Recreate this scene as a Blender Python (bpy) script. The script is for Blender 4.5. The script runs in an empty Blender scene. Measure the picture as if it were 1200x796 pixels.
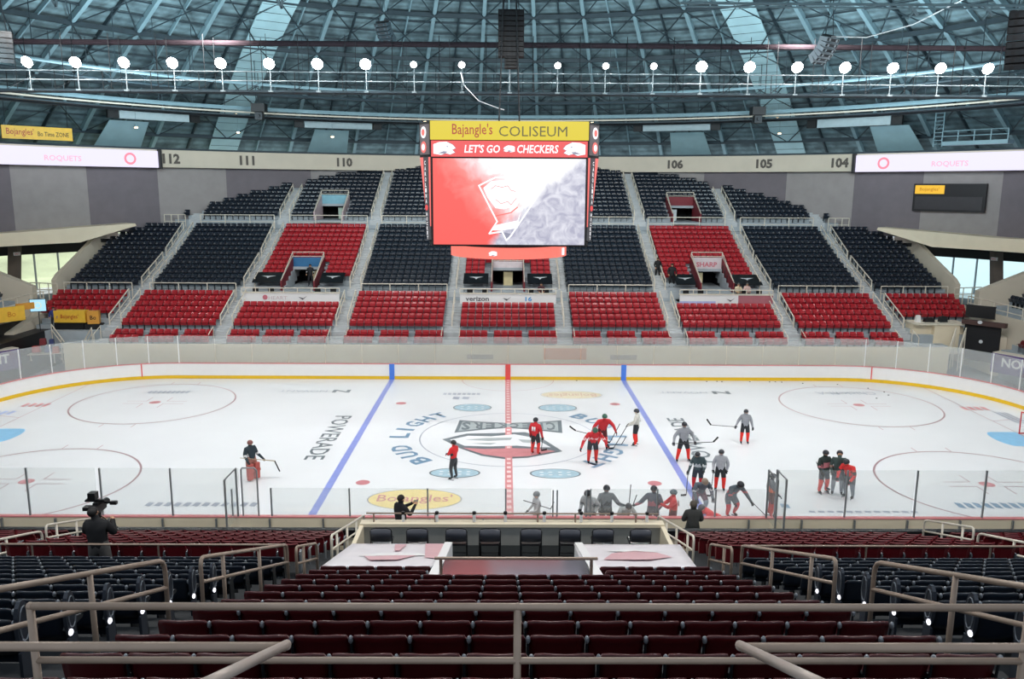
import bpy, math, random
from mathutils import Vector, Matrix
PI = math.pi
random.seed(7)
C = bpy.context.scene.collection
sc = bpy.context.scene

# ---------------------------------------------------------------- camera
cam_d = bpy.data.cameras.new('camera'); cam = bpy.data.objects.new('camera', cam_d); C.objects.link(cam)
F_PX, PITCH, YAW, ROLL = 968.7, .1831, -.0084, -.0059
CAM = Vector((-.1942, -41.157, 12.77))
_r = Vector((math.cos(YAW), math.sin(YAW), 0)); _h = Vector((-math.sin(YAW), math.cos(YAW), 0)); _u = Vector((0, 0, 1))
FWD = _h*math.cos(PITCH) - _u*math.sin(PITCH); UP = _h*math.sin(PITCH) + _u*math.cos(PITCH)
RT = _r*math.cos(ROLL) - UP*math.sin(ROLL); UP = _r*math.sin(ROLL) + UP*math.cos(ROLL)
cam.matrix_world = Matrix(((RT.x, UP.x, -FWD.x, CAM.x), (RT.y, UP.y, -FWD.y, CAM.y), (RT.z, UP.z, -FWD.z, CAM.z), (0, 0, 0, 1)))
cam_d.sensor_width = 36; cam_d.lens = F_PX*36/1200; cam_d.clip_start = .05; cam_d.clip_end = 400
sc.camera = cam

# ---------------------------------------------------------------- world, exposure
sc.view_settings.view_transform = 'Standard'; sc.view_settings.look = 'None'
sc.view_settings.gamma = 1; sc.view_settings.use_curve_mapping = False
sc.view_settings.exposure = 0.2
w = bpy.data.worlds.new('world'); sc.world = w; w.use_nodes = True
w.node_tree.nodes['Background'].inputs[0].default_value = (.78, .88, 1, 1)
w.node_tree.nodes['Background'].inputs[1].default_value = .62
sc.cycles.use_denoising = True
sc.cycles.max_bounces = 8; sc.cycles.diffuse_bounces = 4; sc.cycles.glossy_bounces = 3
sc.cycles.transparent_max_bounces = 24; sc.cycles.sample_clamp_indirect = 4
sc.cycles.caustics_reflective = False; sc.cycles.caustics_refractive = False
sc.render.film_transparent = False

def lamp(name, kind, loc, energy, color=(1, 1, 1), target=None, size=1, size_y=None, spot=None, blend=.6):
    d = bpy.data.lights.new(name, kind); d.energy = energy; d.color = color
    if kind == 'AREA':
        d.size = size
        if size_y: d.shape = 'RECTANGLE'; d.size_y = size_y
    if kind == 'SPOT': d.spot_size = spot; d.spot_blend = blend; d.shadow_soft_size = size
    if kind == 'POINT': d.shadow_soft_size = size
    o = bpy.data.objects.new(name, d); C.objects.link(o); o.location = loc
    if target is not None:
        o.rotation_euler = (Vector(target) - Vector(loc)).to_track_quat('-Z', 'Y').to_euler()
    return o
# the row of floodlights that hangs on the far catwalk, and its twin on the near catwalk above the frame
CAT_Y, CAT_Z = 8.0, 19.1
cat_x = [-27.2 + 2.72*k for k in range(21)]
for k, x in enumerate(cat_x):
    small = 8 <= k <= 13
    lamp('floodlight_beam', 'SPOT', (x, CAT_Y - .4, CAT_Z + .62), 750 if small else 1850, (1, .985, .96), (x*.8, -1.5, 0), .25, spot=2.1, blend=.8)
for k in range(12):
    x = -27.5 + 5*k
    lamp('near_floodlight_beam', 'SPOT', (x, -9, 20.5), 1850, (1, .985, .96), (x*.8, 5, 0), .3, spot=2.1, blend=.8)
# unseen fill lamps added to brighten the far seats and the roof
for a in range(-60, 61, 20):
    ra = math.radians(a)
    lamp('far_seat_fill', 'AREA', (26*math.sin(ra), 26*math.cos(ra)-12, 21.5), 650, (1, .97, .93), (40*math.sin(ra), 40*math.cos(ra)-6, 7), 1.5)
for x in (-24, -8, 8, 24):
    for y in (-2, 16):
        lamp('roof_fill', 'AREA', (x, y, 17), 1250, (.72, .92, 1), (x*1.2, y*1.4 + 6, 30), 2.5)  # bluish area lamps without fixtures, added to lift the dome
for x in (-18, -9, 0, 9, 18):
    lamp('near_stand_fill', 'AREA', (x, -25, 21), 620, (1, .97, .93), (x, -24, 0), 1.2)  # overhead lamps added to brighten the near stand
lamp('outside_sun', 'SUN', (0, 80, 60), 6.0, (1, .97, .9), (0, 40, 36.9))

# ---------------------------------------------------------------- materials
def lin(c):
    return tuple((v/12.92 if v <= .04045 else ((v + .055)/1.055)**2.4) for v in c)
def rgb(h):
    return lin(tuple(int(h[i:i+2], 16)/255 for i in (0, 2, 4)))
MATS = {}
def mat(name, hexc, rough=.5, metal=0., var=.06, scale=3., spec=.5, emit=0.):
    if name in MATS: return MATS[name]
    m = bpy.data.materials.new(name); m.use_nodes = True; nt = m.node_tree
    b = nt.nodes['Principled BSDF']; c = rgb(hexc)
    b.inputs['Roughness'].default_value = rough; b.inputs['Metallic'].default_value = metal
    b.inputs['Specular IOR Level'].default_value = spec
    if emit:
        b.inputs['Base Color'].default_value = (.02, .02, .02, 1)
        b.inputs['Emission Color'].default_value = (*c, 1); b.inputs['Emission Strength'].default_value = emit
    else:
        tc = nt.nodes.new('ShaderNodeTexCoord'); n = nt.nodes.new('ShaderNodeTexNoise'); n.inputs['Scale'].default_value = scale
        n.inputs['Detail'].default_value = 3
        r = nt.nodes.new('ShaderNodeValToRGB')
        r.color_ramp.elements[0].position = .3; r.color_ramp.elements[1].position = .7
        r.color_ramp.elements[0].color = (*[v*(1-var) for v in c], 1); r.color_ramp.elements[1].color = (*[min(1, v*(1+var)) for v in c], 1)
        nt.links.new(tc.outputs['Object'], n.inputs['Vector']); nt.links.new(n.outputs[0], r.inputs[0]); nt.links.new(r.outputs[0], b.inputs['Base Color'])
    MATS[name] = m; return m
def glass_mat(name, milk=.16, tint=(.93, .97, .96), through=.75):
    m = bpy.data.materials.new(name); m.use_nodes = True; nt = m.node_tree
    nt.nodes.remove(nt.nodes['Principled BSDF']); out = nt.nodes['Material Output']
    t = nt.nodes.new('ShaderNodeBsdfTransparent'); t.inputs[0].default_value = (*tint, 1)
    d = nt.nodes.new('ShaderNodeBsdfDiffuse'); d.inputs[0].default_value = (.85, .88, .88, 1)
    g = nt.nodes.new('ShaderNodeBsdfGlossy'); g.inputs[0].default_value = (1, 1, 1, 1); g.inputs['Roughness'].default_value = .08
    tl = nt.nodes.new('ShaderNodeBsdfTranslucent'); tl.inputs[0].default_value = (.97, .99, .99, 1); dm = nt.nodes.new('ShaderNodeMixShader'); dm.inputs[0].default_value = through; nt.links.new(d.outputs[0], dm.inputs[1]); nt.links.new(tl.outputs[0], dm.inputs[2]); d = dm
    a = nt.nodes.new('ShaderNodeMixShader'); a.inputs[0].default_value = milk
    b = nt.nodes.new('ShaderNodeMixShader'); b.inputs[0].default_value = .035
    nt.links.new(t.outputs[0], a.inputs[1]); nt.links.new(d.outputs[0], a.inputs[2])
    nt.links.new(a.outputs[0], b.inputs[1]); nt.links.new(g.outputs[0], b.inputs[2]); nt.links.new(b.outputs[0], out.inputs[0])
    return m
M_ICE = mat('ice', 'e6e9ec', .22, var=.02, scale=.25, spec=.35)
M_BOARD = mat('board_white', 'f6f4f2', .35, var=.01)
M_KICK = mat('kick_yellow', 'e8bc18', .4, var=.03)
M_CAPR = mat('cap_red', 'e08a8c', .4, var=.03)
M_GLASS = glass_mat('rink_glass', .075, (.985, .995, .99))
M_GLASSF = glass_mat('rink_glass_far', .24, (.97, .98, .97), .2)
M_POST = mat('glass_post', '9a9fa2', .35, .6)
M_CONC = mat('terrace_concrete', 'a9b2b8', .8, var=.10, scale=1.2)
M_CONCD = mat('terrace_concrete_shade', '303336', .85, var=.12, scale=1.2)  # near concrete, darkened in colour to stand for shade between seat rows
M_STEP = mat('aisle_concrete', 'c2c6c8', .75, var=.10, scale=2.)
M_CREAM = mat('cream_paint', 'ecdfc4', .6, var=.03, scale=1.)
M_BEIGE = mat('beige_plaster', 'd6ccba', .7, var=.04, scale=.6)
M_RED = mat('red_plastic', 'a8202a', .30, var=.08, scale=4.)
M_RED_SHADE = mat('red_plastic_shade', '4c0c12', .3, var=.1, scale=6.)  # near red seats: the dim light of this side is put into the colour
M_NAVY = mat('navy_plastic', '1c2430', .28, var=.12, scale=4.)
M_DARK = mat('dark_metal', '24282c', .45, .3)
M_BLACK = mat('black', '0c0d10', .5)
M_BLACKV = mat('black_vinyl', '111216', .28, var=.1)
M_ARM = mat('arm_cap', '8a9096', .3, .3)
M_RAILN = mat('rail_paint_tan', '9d8a7a', .38, .15, var=.06, scale=8.)
M_RAILF = mat('rail_paint_cream', 'e8e0d0', .4, .1)
M_WHITE = mat('white_paint', 'eeeeee', .5, var=.01)
M_TEAL = mat('teal_steel', '86a4ae', .5, .1, var=.10, scale=1.)
M_TEALD = mat('teal_steel_dark', '2c3c44', .6, .1, var=.15, scale=1.)

# ---------------------------------------------------------------- mesh helpers
class MB:
    def __init__(s): s.v = []; s.f = []; s.m = []
    def add(s, vs, fs, mi=0):
        o = len(s.v); s.v += [tuple(p) for p in vs]; s.f += [tuple(i + o for i in f) for f in fs]; s.m += [mi]*len(fs); return s
    def box(s, x0, x1, y0, y1, z0, z1, mi=0):
        return s.add([(x0,y0,z0),(x1,y0,z0),(x1,y1,z0),(x0,y1,z0),(x0,y0,z1),(x1,y0,z1),(x1,y1,z1),(x0,y1,z1)],
                     [(0,3,2,1),(4,5,6,7),(0,1,5,4),(1,2,6,5),(2,3,7,6),(3,0,4,7)], mi)
    def hexa(s, p, mi=0):
        return s.add(p, [(0,3,2,1),(4,5,6,7),(0,1,5,4),(1,2,6,5),(2,3,7,6),(3,0,4,7)], mi)
    def tube(s, pts, r, n=8, mi=0, closed=False, flat=1.):
        P = [Vector(p) for p in pts]; rs = r if isinstance(r, (list, tuple)) else [r]*len(P); k = len(P); vs = []
        prev = None
        for i, p in enumerate(P):
            a = P[(i-1) % k] if (closed or i > 0) else p; b = P[(i+1) % k] if (closed or i < k-1) else p
            t = (b - a).normalized()
            ref = Vector((0, 0, 1)) if abs(t.z) < .95 else Vector((0, 1, 0))
            if prev is not None: ref = prev
            e = t.cross(ref)
            if e.length < 1e-4: e = t.cross(Vector((1, 0, 0)))
            e.normalize(); g = e.cross(t).normalized(); prev = g
            for j in range(n):
                an = 2*PI*j/n; vs.append(p + (e*math.cos(an) + g*math.sin(an)*flat)*rs[i])
        fs = []
        for i in range(k if closed else k-1):
            for j in range(n):
                a = i*n + j; b = i*n + (j+1) % n; c = ((i+1) % k)*n + (j+1) % n; d = ((i+1) % k)*n + j
                fs.append((a, b, c, d))
        if not closed: fs += [tuple(range(n-1, -1, -1)), tuple(range((k-1)*n, k*n))]
        return s.add(vs, fs, mi)
    def bar(s, a, b, w, h, mi=0):
        a = Vector(a); b = Vector(b); t = (b-a).normalized()
        ref = Vector((0,0,1)) if abs(t.z) < .95 else Vector((0,1,0))
        e = t.cross(ref).normalized()*w/2; g = e.cross(t).normalized()*h/2
        return s.hexa([a-e-g, a+e-g, b+e-g, b-e-g, a-e+g, a+e+g, b+e+g, b-e+g], mi)
    def prism(s, poly, a, b, axis='y', mi=0):
        n = len(poly)
        f = {'y': lambda p, q: (p[0], q, p[1]), 'x': lambda p, q: (q, p[0], p[1]), 'z': lambda p, q: (p[0], p[1], q)}[axis]
        vs = [f(p, a) for p in poly] + [f(p, b) for p in poly]
        return s.add(vs, [tuple(range(n)), tuple(range(2*n-1, n-1, -1))] + [(i, (i+1) % n + 0, (i+1) % n + n, i+n)[::-1] for i in range(n)], mi)
    def lathe(s, prof, cx=0, cy=0, n=16, mi=0):
        vs = []
        for r, z in prof:
            for j in range(n): an = 2*PI*j/n; vs.append((cx + r*math.cos(an), cy + r*math.sin(an), z))
        fs = [(i*n+j, i*n+(j+1) % n, (i+1)*n+(j+1) % n, (i+1)*n+j) for i in range(len(prof)-1) for j in range(n)]
        fs += [tuple(range(n-1, -1, -1)), tuple(range((len(prof)-1)*n, len(prof)*n))]
        return s.add(vs, fs, mi)
    def ell(s, c, r, mi=0, n=12, k=8):
        vs = [(c[0], c[1], c[2]-r[2])]
        for i in range(1, k):
            t = -PI/2 + PI*i/k
            for j in range(n): an = 2*PI*j/n; vs.append((c[0]+r[0]*math.cos(t)*math.cos(an), c[1]+r[1]*math.cos(t)*math.sin(an), c[2]+r[2]*math.sin(t)))
        vs.append((c[0], c[1], c[2]+r[2])); L = len(vs)-1
        fs = [(0, 1+(j+1) % n, 1+j) for j in range(n)] + [(L, L-n+j, L-n+(j+1) % n) for j in range(n)]
        fs += [(1+i*n+j, 1+i*n+(j+1) % n, 1+(i+1)*n+(j+1) % n, 1+(i+1)*n+j) for i in range(k-2) for j in range(n)]
        return s.add(vs, fs, mi)
    def mesh(s, name, mats, smooth=False):
        me = bpy.data.meshes.new(name); me.from_pydata(s.v, [], s.f)
        for m in (mats if isinstance(mats, (list, tuple)) else [mats]): me.materials.append(m)
        me.polygons.foreach_set('material_index', s.m)
        if smooth: me.polygons.foreach_set('use_smooth', [True]*len(s.f))
        me.update(); return me
    def build(s, name, mats, parent=None, smooth=False, **kw):
        o = bpy.data.objects.new(name, s.mesh(name, mats, smooth)); C.objects.link(o)
        if parent is not None: o.parent = parent
        return tag(o, **kw)
def tag(o, label=None, cat=None, group=None, kind=None):
    if label: o['label'] = label
    if cat: o['category'] = cat
    if group: o['group'] = group
    if kind: o['kind'] = kind
    return o
def empty(name, loc, rz=0, **kw):
    o = bpy.data.objects.new(name, None); C.objects.link(o); o.location = loc; o.rotation_euler = (0, 0, rz); o.empty_display_size = .2
    return tag(o, **kw)
def dup(o, parent=None):
    c = o.copy(); C.objects.link(c); c.parent = parent
    for ch in kids(o): dup(ch, c)
    return c
KIDS = {}
def kids(o):
    if o.name not in KIDS: KIDS[o.name] = list(o.children)
    return KIDS[o.name]
ORD = ['zeroth','first','second','third','fourth','fifth','sixth','seventh','eighth','ninth','tenth','eleventh','twelfth','thirteenth','fourteenth','fifteenth','sixteenth','seventeenth','eighteenth','nineteenth','twentieth','twenty-first','twenty-second','twenty-third','twenty-fourth']
FONT_CACHE = {}
def text(name, s, w_, h_, loc, m, parent=None, rot=(PI/2, 0, 0), shear=0., depth=.004, bold=0., **kw):
    """lettering scaled to w_ x h_ metres, centred on loc, standing in the XZ plane unless rot says otherwise"""
    cu = bpy.data.curves.new(name, 'FONT'); cu.body = s; cu.align_x = 'CENTER'; cu.resolution_u = 2; cu.shear = shear; cu.offset = bold
    o = bpy.data.objects.new(name, cu)
    me = bpy.data.meshes.new_from_object(o); bpy.data.objects.remove(o); bpy.data.curves.remove(cu)
    xs = [v.co.x for v in me.vertices]; ys = [v.co.y for v in me.vertices]
    cx, cy = (min(xs)+max(xs))/2, (min(ys)+max(ys))/2; sx = w_/(max(xs)-min(xs)); sy = h_/(max(ys)-min(ys))
    for v in me.vertices: v.co = ((v.co.x-cx)*sx, (v.co.y-cy)*sy, 0)
    me.materials.clear(); me.materials.append(m)
    ob = bpy.data.objects.new(name, me); C.objects.link(ob); ob.location = loc; ob.rotation_euler = rot
    if parent is not None: ob.parent = parent
    return tag(ob, **kw)
def in_view(p, mx=10):
    d = Vector(p) - CAM; z = d.dot(FWD)
    if z < .3: return False
    x = 600 + F_PX*d.dot(RT)/z; y = 398 - F_PX*d.dot(UP)/z
    return -mx < x < 1200+mx and -mx < y < 796+mx

# ---------------------------------------------------------------- the stands: terrace profile
# each row: (Y of the seat back, height of the tread)
LOW = [(17+.77*i, 2.58+.305*i) for i in range(6)]
MID = [(22.9+.77*j, 4.75+.285*j+.003*j*j) for j in range(13)]
UPP = [(34.4+.77*k, 9.69+.352*k) for k in range(14)]
FRONT = [(15.1, 1.72), (15.95, 1.98)]
R_WALL = 45.5
def ring_x(y, R=R_WALL): return math.sqrt(max(0, R*R - y*y)) if y < R else 0
BLK = [(-33.9,-28.55),(-27.4,-20.65),(-19.5,-12.4),(-11.3,-4.55),(-3.45,3.45),(4.55,11.3),(12.4,19.5),(20.65,27.4),(28.55,33.9)]
AIS = [(-28.55,-27.4),(-20.65,-19.5),(-12.4,-11.3),(-4.55,-3.45),(3.45,4.55),(11.3,12.4),(19.5,20.65),(27.4,28.55)]
VOM_MID = [0, -16.1, 16.1]; VOM_UP = [-16.1, 16.1]; VW = 1.27
t = MB()
def tread(y0, y1, z, xl, cuts=(), zb=0., mb=None):
    xs = [-xl] + [v for c in sorted(cuts) for v in (c-VW, c+VW)] + [xl]
    for a, b in zip(xs[::2], xs[1::2]): (mb or t).box(a, b, y0, y1, zb, z)
tread(14.35, 15.45, 1.72, 30.2); tread(15.45, 16.33, 1.98, 30.8)
for i, (y, z) in enumerate(LOW): tread(y-.62, y+.15, z, 33.6, zb=z-1.2)
tread(20.99, 22.28, 4.25, 34.2, zb=2)
for j, (y, z) in enumerate(MID): tread(y-.62, y+.15, z, min(34.3, ring_x(y)), VOM_MID if j < 10 else (), zb=z-1.2)
tread(32.28, 33.79, 8.95, min(34.3, ring_x(32.5)), zb=8)
for k, (y, z) in enumerate(UPP):
    if y+.15 < 45.4: tread(y-.62, y+.15, z, ring_x(y), VOM_UP if k < 8 else (), zb=z-1.2)
for c in VOM_MID:
    for y, z in MID[5:10]: t.box(c-VW, c+VW, y-.62, y+.15, z-.22, z)
for c in VOM_UP:
    for y, z in UPP[4:8]: t.box(c-VW, c+VW, y-.62, y+.15, z-.22, z)
t.build('floor_far_terrace', M_CONC, kind='structure')
fw = MB(); fw.box(-30.2, 30.2, 14.15, 14.35, -.3, 2.1); fw.build('wall_stand_front', M_CREAM, kind='structure')
for x_, w_, h_, c_, l_ in ((3.9, 2.9, .75, 'e8a884', 'faded orange banner on the cream front wall, right of centre'), (-1.9, 1.8, .3, 'b8b0a4', 'thin grey sign strip on the cream front wall, left of centre'), (7.9, 1.8, .3, 'b8b0a4', 'thin grey sign strip on the cream front wall, right of the orange banner')):
    q_ = MB(); q_.box(-w_/2, w_/2, -.02, 0, 0, h_); q_.box(-w_/2-.03, w_/2+.03, -.03, 0, h_, h_+.03); o_ = q_.build('wall_banner', mat('print_'+c_, c_, .6)); o_.location = (x_, 14.148, 1.15); tag(o_, l_, 'banner')
# aisle stairs
for n, (a, b) in enumerate(AIS):
    s = MB()
    for rows in (FRONT, LOW, MID, UPP):
        for i, (y, z) in enumerate(rows):
            if y > 45 or abs(a) > ring_x(y)-.3: continue
            s.box(a, b, y-.64, y+.13, z-.4, z+.02); s.box(a, b, y-.28, y+.15, z, z+.16)
    s.build('floor_aisle_stair', M_STEP, kind='structure')

# ---------------------------------------------------------------- seats
def seat_lo():
    b = MB()
    # backrest: curved shell, three facets; faces -Y
    xs = [-.23, -.12, .12, .23]; yo = [0, .045, .045, 0]
    vs = []
    for zz, yy, s_ in ((.40, .27, .96), (.74, .31, 1.02), (.86, .40, .97)):
        for x, o in zip(xs, yo): vs.append((x*s_, yy+o-.03, zz))
    for zz, yy, s_ in ((.40, .31, .96), (.74, .35, 1.02), (.84, .42, .97)):
        for x, o in zip(xs, yo): vs.append((x*s_, yy+o-.03, zz))
    fs = []
    for r in range(2):
        for c in range(3):
            i = r*4+c; fs.append((i, i+1, i+5, i+4)); k = 12+i; fs.append((k, k+4, k+5, k+1))
    fs += [(8+c, 9+c, 21+c, 20+c) for c in range(3)] + [(0, 4, 16, 12), (4, 8, 20, 16), (3, 15, 19, 7), (7, 19, 23, 11)]
    b.add(vs, fs, 0)
    # folded seat pan
    b.hexa([(-.225,.20,.38),(.225,.20,.38),(.225,.26,.36),(-.225,.26,.36),(-.215,.10,.60),(.215,.10,.60),(.215,.20,.63),(-.215,.20,.63)], 0)
    # standard and arm
    b.box(-.265, -.235, .18, .34, 0, .62, 1); b.box(-.262, -.238, .05, .36, .56, .59, 1)
    return b
LO = seat_lo()
def mass_seats(name, spots, mats, flip, **kw):
    """spots: (x, y_back, z_tread, width scale, flip) -> one mesh of many far seats"""
    v = []; f = []; m = []; n = len(LO.v)
    for q, (x, y, z, fl) in enumerate(spots):
        s = -1 if fl else 1
        v += [(x + s*p[0], y + s*(p[1]-.36), z + p[2]) for p in LO.v]
        f += [tuple(i + q*n for i in ff) for ff in LO.f]; m += [i_+(2 if fl else 0) for i_ in LO.m]
    b = MB(); b.v, b.f, b.m = v, f, m
    return b.build(name, mats, **kw)
def block_xs(a, b, n=None):
    n = n or int((b-a)/.493); p = (b-a)/n
    return [a + p*(i+.5) for i in range(n)]
red_far, navy_far = [], []          # (x, y, z, flip)
navy_single = []                    # individually built far navy seats
SPECIAL = (2, 4, 6)
for bi, (a, b) in enumerate(BLK):
    c = (a+b)/2; xs = block_xs(a+.05, b-.05)
    for i, (y, z) in enumerate(FRONT):
        if abs(c) > 30.5: continue
        for g in range(3):
            gx = c + (g-1)*2.42
            for q in range(4): red_far.append((gx + (q-1.5)*.5, y, z, 0))
    for i, (y, z) in enumerate(LOW):
        if bi in SPECIAL and i > 3: continue
        lim = 33.9 - .0*i
        for x in xs:
            if abs(x) < lim and not (bi in (0, 8) and i < 2): red_far.append((x, y, z, 0))
    for j, (y, z) in enumerate(MID):
        for k, x in enumerate(xs):
            if abs(x) > min(34, ring_x(y)) - .3: continue
            if bi in SPECIAL:
                if j < 2: continue
                if j < 5 and abs(x-c) < VW+.3: continue
                red_far.append((x, y, z, 0))
            elif bi in (3, 5) and j < 7 and len(navy_single) < 186: navy_single.append((x, y, z, bi, j, k))
            else: navy_far.append((x, y, z, 0))
    for k, (y, z) in enumerate(UPP):
        if y > 44.9: continue
        for x in xs:
            if abs(x) > ring_x(y) - .5: continue
            if bi in (2, 6) and k < 4 and abs(x-c) < VW+.3: continue
            navy_far.append((x, y, z, 0))
nm = LO.mesh('navy_stadium_seat', [M_NAVY, M_DARK])
for x, y, z, bi, j, k in navy_single:
    o = bpy.data.objects.new('navy_stadium_seat', nm); C.objects.link(o); o.location = (x, y-.36, z)
    side = 'left' if bi == 3 else 'right'
    tag(o, f'navy folding seat across the rink, block {side} of scoreboard, {ORD[j+1]} row up, {ORD[k+1]} from left', 'seat', 'navy seats across the rink')

# near stand (the camera's side): rows step down towards the ice
NMID = [(-35.69+.8*i, 9.45-.32*i-.85) for i in range(-1, 14)]      # i = -1 .. 13
NLOW = [(-19.2-.8*k, 3.20+.30*k-.85) for k in range(7)]
nt_ = MB()
for y, z in NMID:
    if y > -28.9: nt_.box(-24, -1.3, y-.15, y+.65, z-1.2, z); nt_.box(1.3, 24, y-.15, y+.65, z-1.2, z)
    else: nt_.box(-24, 24, y-.15, y+.65, z-1.2, z)
for y, z in NLOW: nt_.box(-27, -3.7, y-.15, y+.65, z-1.2, z); nt_.box(3.7, 27, y-.15, y+.65, z-1.2, z)
nt_.box(-27, -3.7, -24.64, -24.15, 2.5, 4.1); nt_.box(3.7, 27, -24.64, -24.15, 2.5, 4.1)
nt_.box(-3.9, 3.9, -24.7, -22.1, 2.5, 4.12)
nt_.box(-24, 24, -40.5, -36.64, 7, 9.4)
nt_.box(-27, 27, -18.55, -13.6, -.3, .25)
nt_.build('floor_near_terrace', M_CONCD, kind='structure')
nf = MB(); nf.box(-27, -3.9, -18.62, -18.5, 0, 2.75); nf.box(3.9, 27, -18.62, -18.5, 0, 2.75); nf.box(-27, -3.9, -18.66, -18.46, 2.75, 2.98, 1); nf.box(3.9, 27, -18.66, -18.46, 2.75, 2.98, 1)
nf.build('wall_near_front', [M_CREAM, M_BLACK], kind='structure')
for s_ in (-1, 1):
    for a, b in ((3.45, 4.7), (11.3, 12.45)):
        s = MB()
        for y, z in NMID + NLOW:
            x0, x1 = (a, b) if s_ > 0 else (-b, -a)
            s.box(x0, x1, y-.13, y+.67, z-.3, z+.02); s.box(x0, x1, y-.15, y+.28, z, z+.16)
        s.build('floor_near_aisle_stair', M_CONCD, kind='structure')

# detailed near seat with parts (faces +Y: back towards the camera)
def back_mesh():
    b = MB(); nx, nz = 7, 6; W = .235
    def P(u, v, side):
        x = (u*2-1)*W*(1-.10*max(0, v-.8)/.2*abs(u*2-1)**2)
        curve = .045*(1-(u*2-1)**2)
        z = .45 + .41*v - (.022*abs(u*2-1)**4 if v > .9 else 0)
        y = -.30 - .09*v - curve + (.028 if side else 0) - (.022*max(0, v-.85)/.15)
        return (x, y, z)
    for side in (0, 1):
        for r in range(nz):
            for c in range(nx): b.v.append(P(c/(nx-1), r/(nz-1), side))
    N = nx*nz
    for r in range(nz-1):
        for c in range(nx-1):
            i = r*nx+c; b.f.append((i, i+1, i+nx+1, i+nx)); b.f.append((N+i, N+i+nx, N+i+nx+1, N+i+1))
    for c in range(nx-1): i = (nz-1)*nx+c; b.f.append((i, i+1, N+i+1, N+i)); b.f.append((c, N+c, N+c+1, c+1))
    for r in range(nz-1): i = r*nx; b.f.append((i, i+nx, N+i+nx, N+i)); i += nx-1; b.f.append((i, N+i, N+i+nx, i+nx))
    b.m = [0]*len(b.f)
    for x in (-.11, .11): b.ell((x, -.385, .72), (.012, .006, .012), 1, 8, 4)
    return b
def pan_mesh():
    b = MB()
    b.hexa([(-.205,-.27,.34),(.205,-.27,.34),(.205,-.20,.34),(-.205,-.20,.34),(-.19,-.30,.62),(.19,-.30,.62),(.19,-.21,.60),(-.19,-.21,.60)], 0)
    b.tube([(-.22,-.17,.42),(.22,-.17,.42)], .018, 6, 1)
    return b
def arm_mesh():
    b = MB()
    b.hexa([(.238,-.34,0),(.262,-.34,0),(.262,-.12,0),(.238,-.12,0),(.238,-.36,.66),(.262,-.36,.66),(.262,-.2,.66),(.238,-.2,.66)], 0)
    b.box(.225, .275, -.38, -.08, 0, .03, 0)
    prof = [(-.40,.60),(-.37,.63),(-.16,.63),(-.06,.61),(-.03,.58),(-.06,.56),(-.36,.56)]
    b.prism(prof, .236, .264, 'x', 0)
    b.tube([(.25,-.36,.60),(.25,-.375,.74),(.25,-.39,.80)], .012, 6, 0); b.ell((.25,-.392,.80), (.021,.026,.036), 1, 10, 6)
    return b
BK, PN, AM = back_mesh().mesh('backrest', [M_RED_SHADE, M_DARK], True), pan_mesh().mesh('seat_pan', [M_RED_SHADE, M_DARK]), arm_mesh().mesh('armrest', [M_DARK, M_ARM])
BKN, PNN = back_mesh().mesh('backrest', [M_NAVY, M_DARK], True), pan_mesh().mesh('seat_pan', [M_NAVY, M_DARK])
def seat_proto(name, bk, pn, cat='seat'):
    r = empty(name, (0, 0, -30)); tag(r, cat=cat)
    for nme, me in (('backrest', bk), ('seat_pan', pn), ('armrest', AM)):
        o = bpy.data.objects.new(nme, me); C.objects.link(o); o.parent = r
    return r
PR_RED = seat_proto('red_stadium_seat', BK, PN); PR_NAVY = seat_proto('navy_stadium_seat', BKN, PNN)
used = set()
def place_seat(proto, x, y, z, label, group):
    if proto.name in used: o = dup(proto)
    else: kids(proto); used.add(proto.name); o = proto
    o.location = (x, y+.40, z); o['label'] = label; o['group'] = group
    return o
near_red_rest, near_navy_rest = [], []
nred = nnav = 0
for ri, (y, z) in enumerate(NMID):
    xs = block_xs(-3.42, 3.42, 14)
    for k, x in enumerate(xs):
        if y > -28.9 and abs(x) < 1.6: continue
        if ri > 11: continue                                   # the last rows lie under the tarps
        if in_view((x, y, z+.8), 25):
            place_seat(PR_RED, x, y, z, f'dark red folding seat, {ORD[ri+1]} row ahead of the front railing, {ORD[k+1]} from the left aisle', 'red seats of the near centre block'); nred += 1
    for sd in (-1, 1):
        for k in range(13):
            x = sd*(4.98 + .5*k)
            if in_view((x, y, z+.8), 25):
                s_ = 'left' if sd < 0 else 'right'
                place_seat(PR_NAVY, x, y, z, f'navy folding seat {s_} of the centre block, {ORD[ri+1]} row from the railing, {ORD[k+1]} from aisle', 'navy seats beside the near centre block'); nnav += 1
            elif abs(x) < 12: near_navy_rest.append((x, y, z, 1))
me_small = MB()
for p, f_, m_ in ((LO.v, LO.f, LO.m),): me_small.v = [(-a, -b, c) for a, b, c in p]; me_small.f = f_; me_small.m = m_
sm = me_small.mesh('red_stadium_seat', [M_RED if False else mat('red_plastic_half_shade', '6c161e', .34, var=.08), M_ARM])  # lower near red seats, plastic darkened in colour for weaker light
for k in reversed(range(7)):
    y, z = NLOW[k]
    for sd in (-1, 1):
        for q in range(13):
            x = sd*(4.98 + .5*q)
            if nred < 300:
                o = bpy.data.objects.new('red_stadium_seat', sm); C.objects.link(o); o.location = (x, y+.36, z); nred += 1
                s_ = 'left' if sd < 0 else 'right'
                tag(o, f'small red folding seat beyond {s_} cross rail, {ORD[k+1]} row from ice, {ORD[q+1]} from aisle', 'seat', 'red seats beyond the cross rail')
            else: near_red_rest.append((x, y, z, 1))
        for q in range(24):
            x = sd*(12.7+.5*q)
            if abs(x) < 25: near_red_rest.append((x, y, z, 1))
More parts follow.
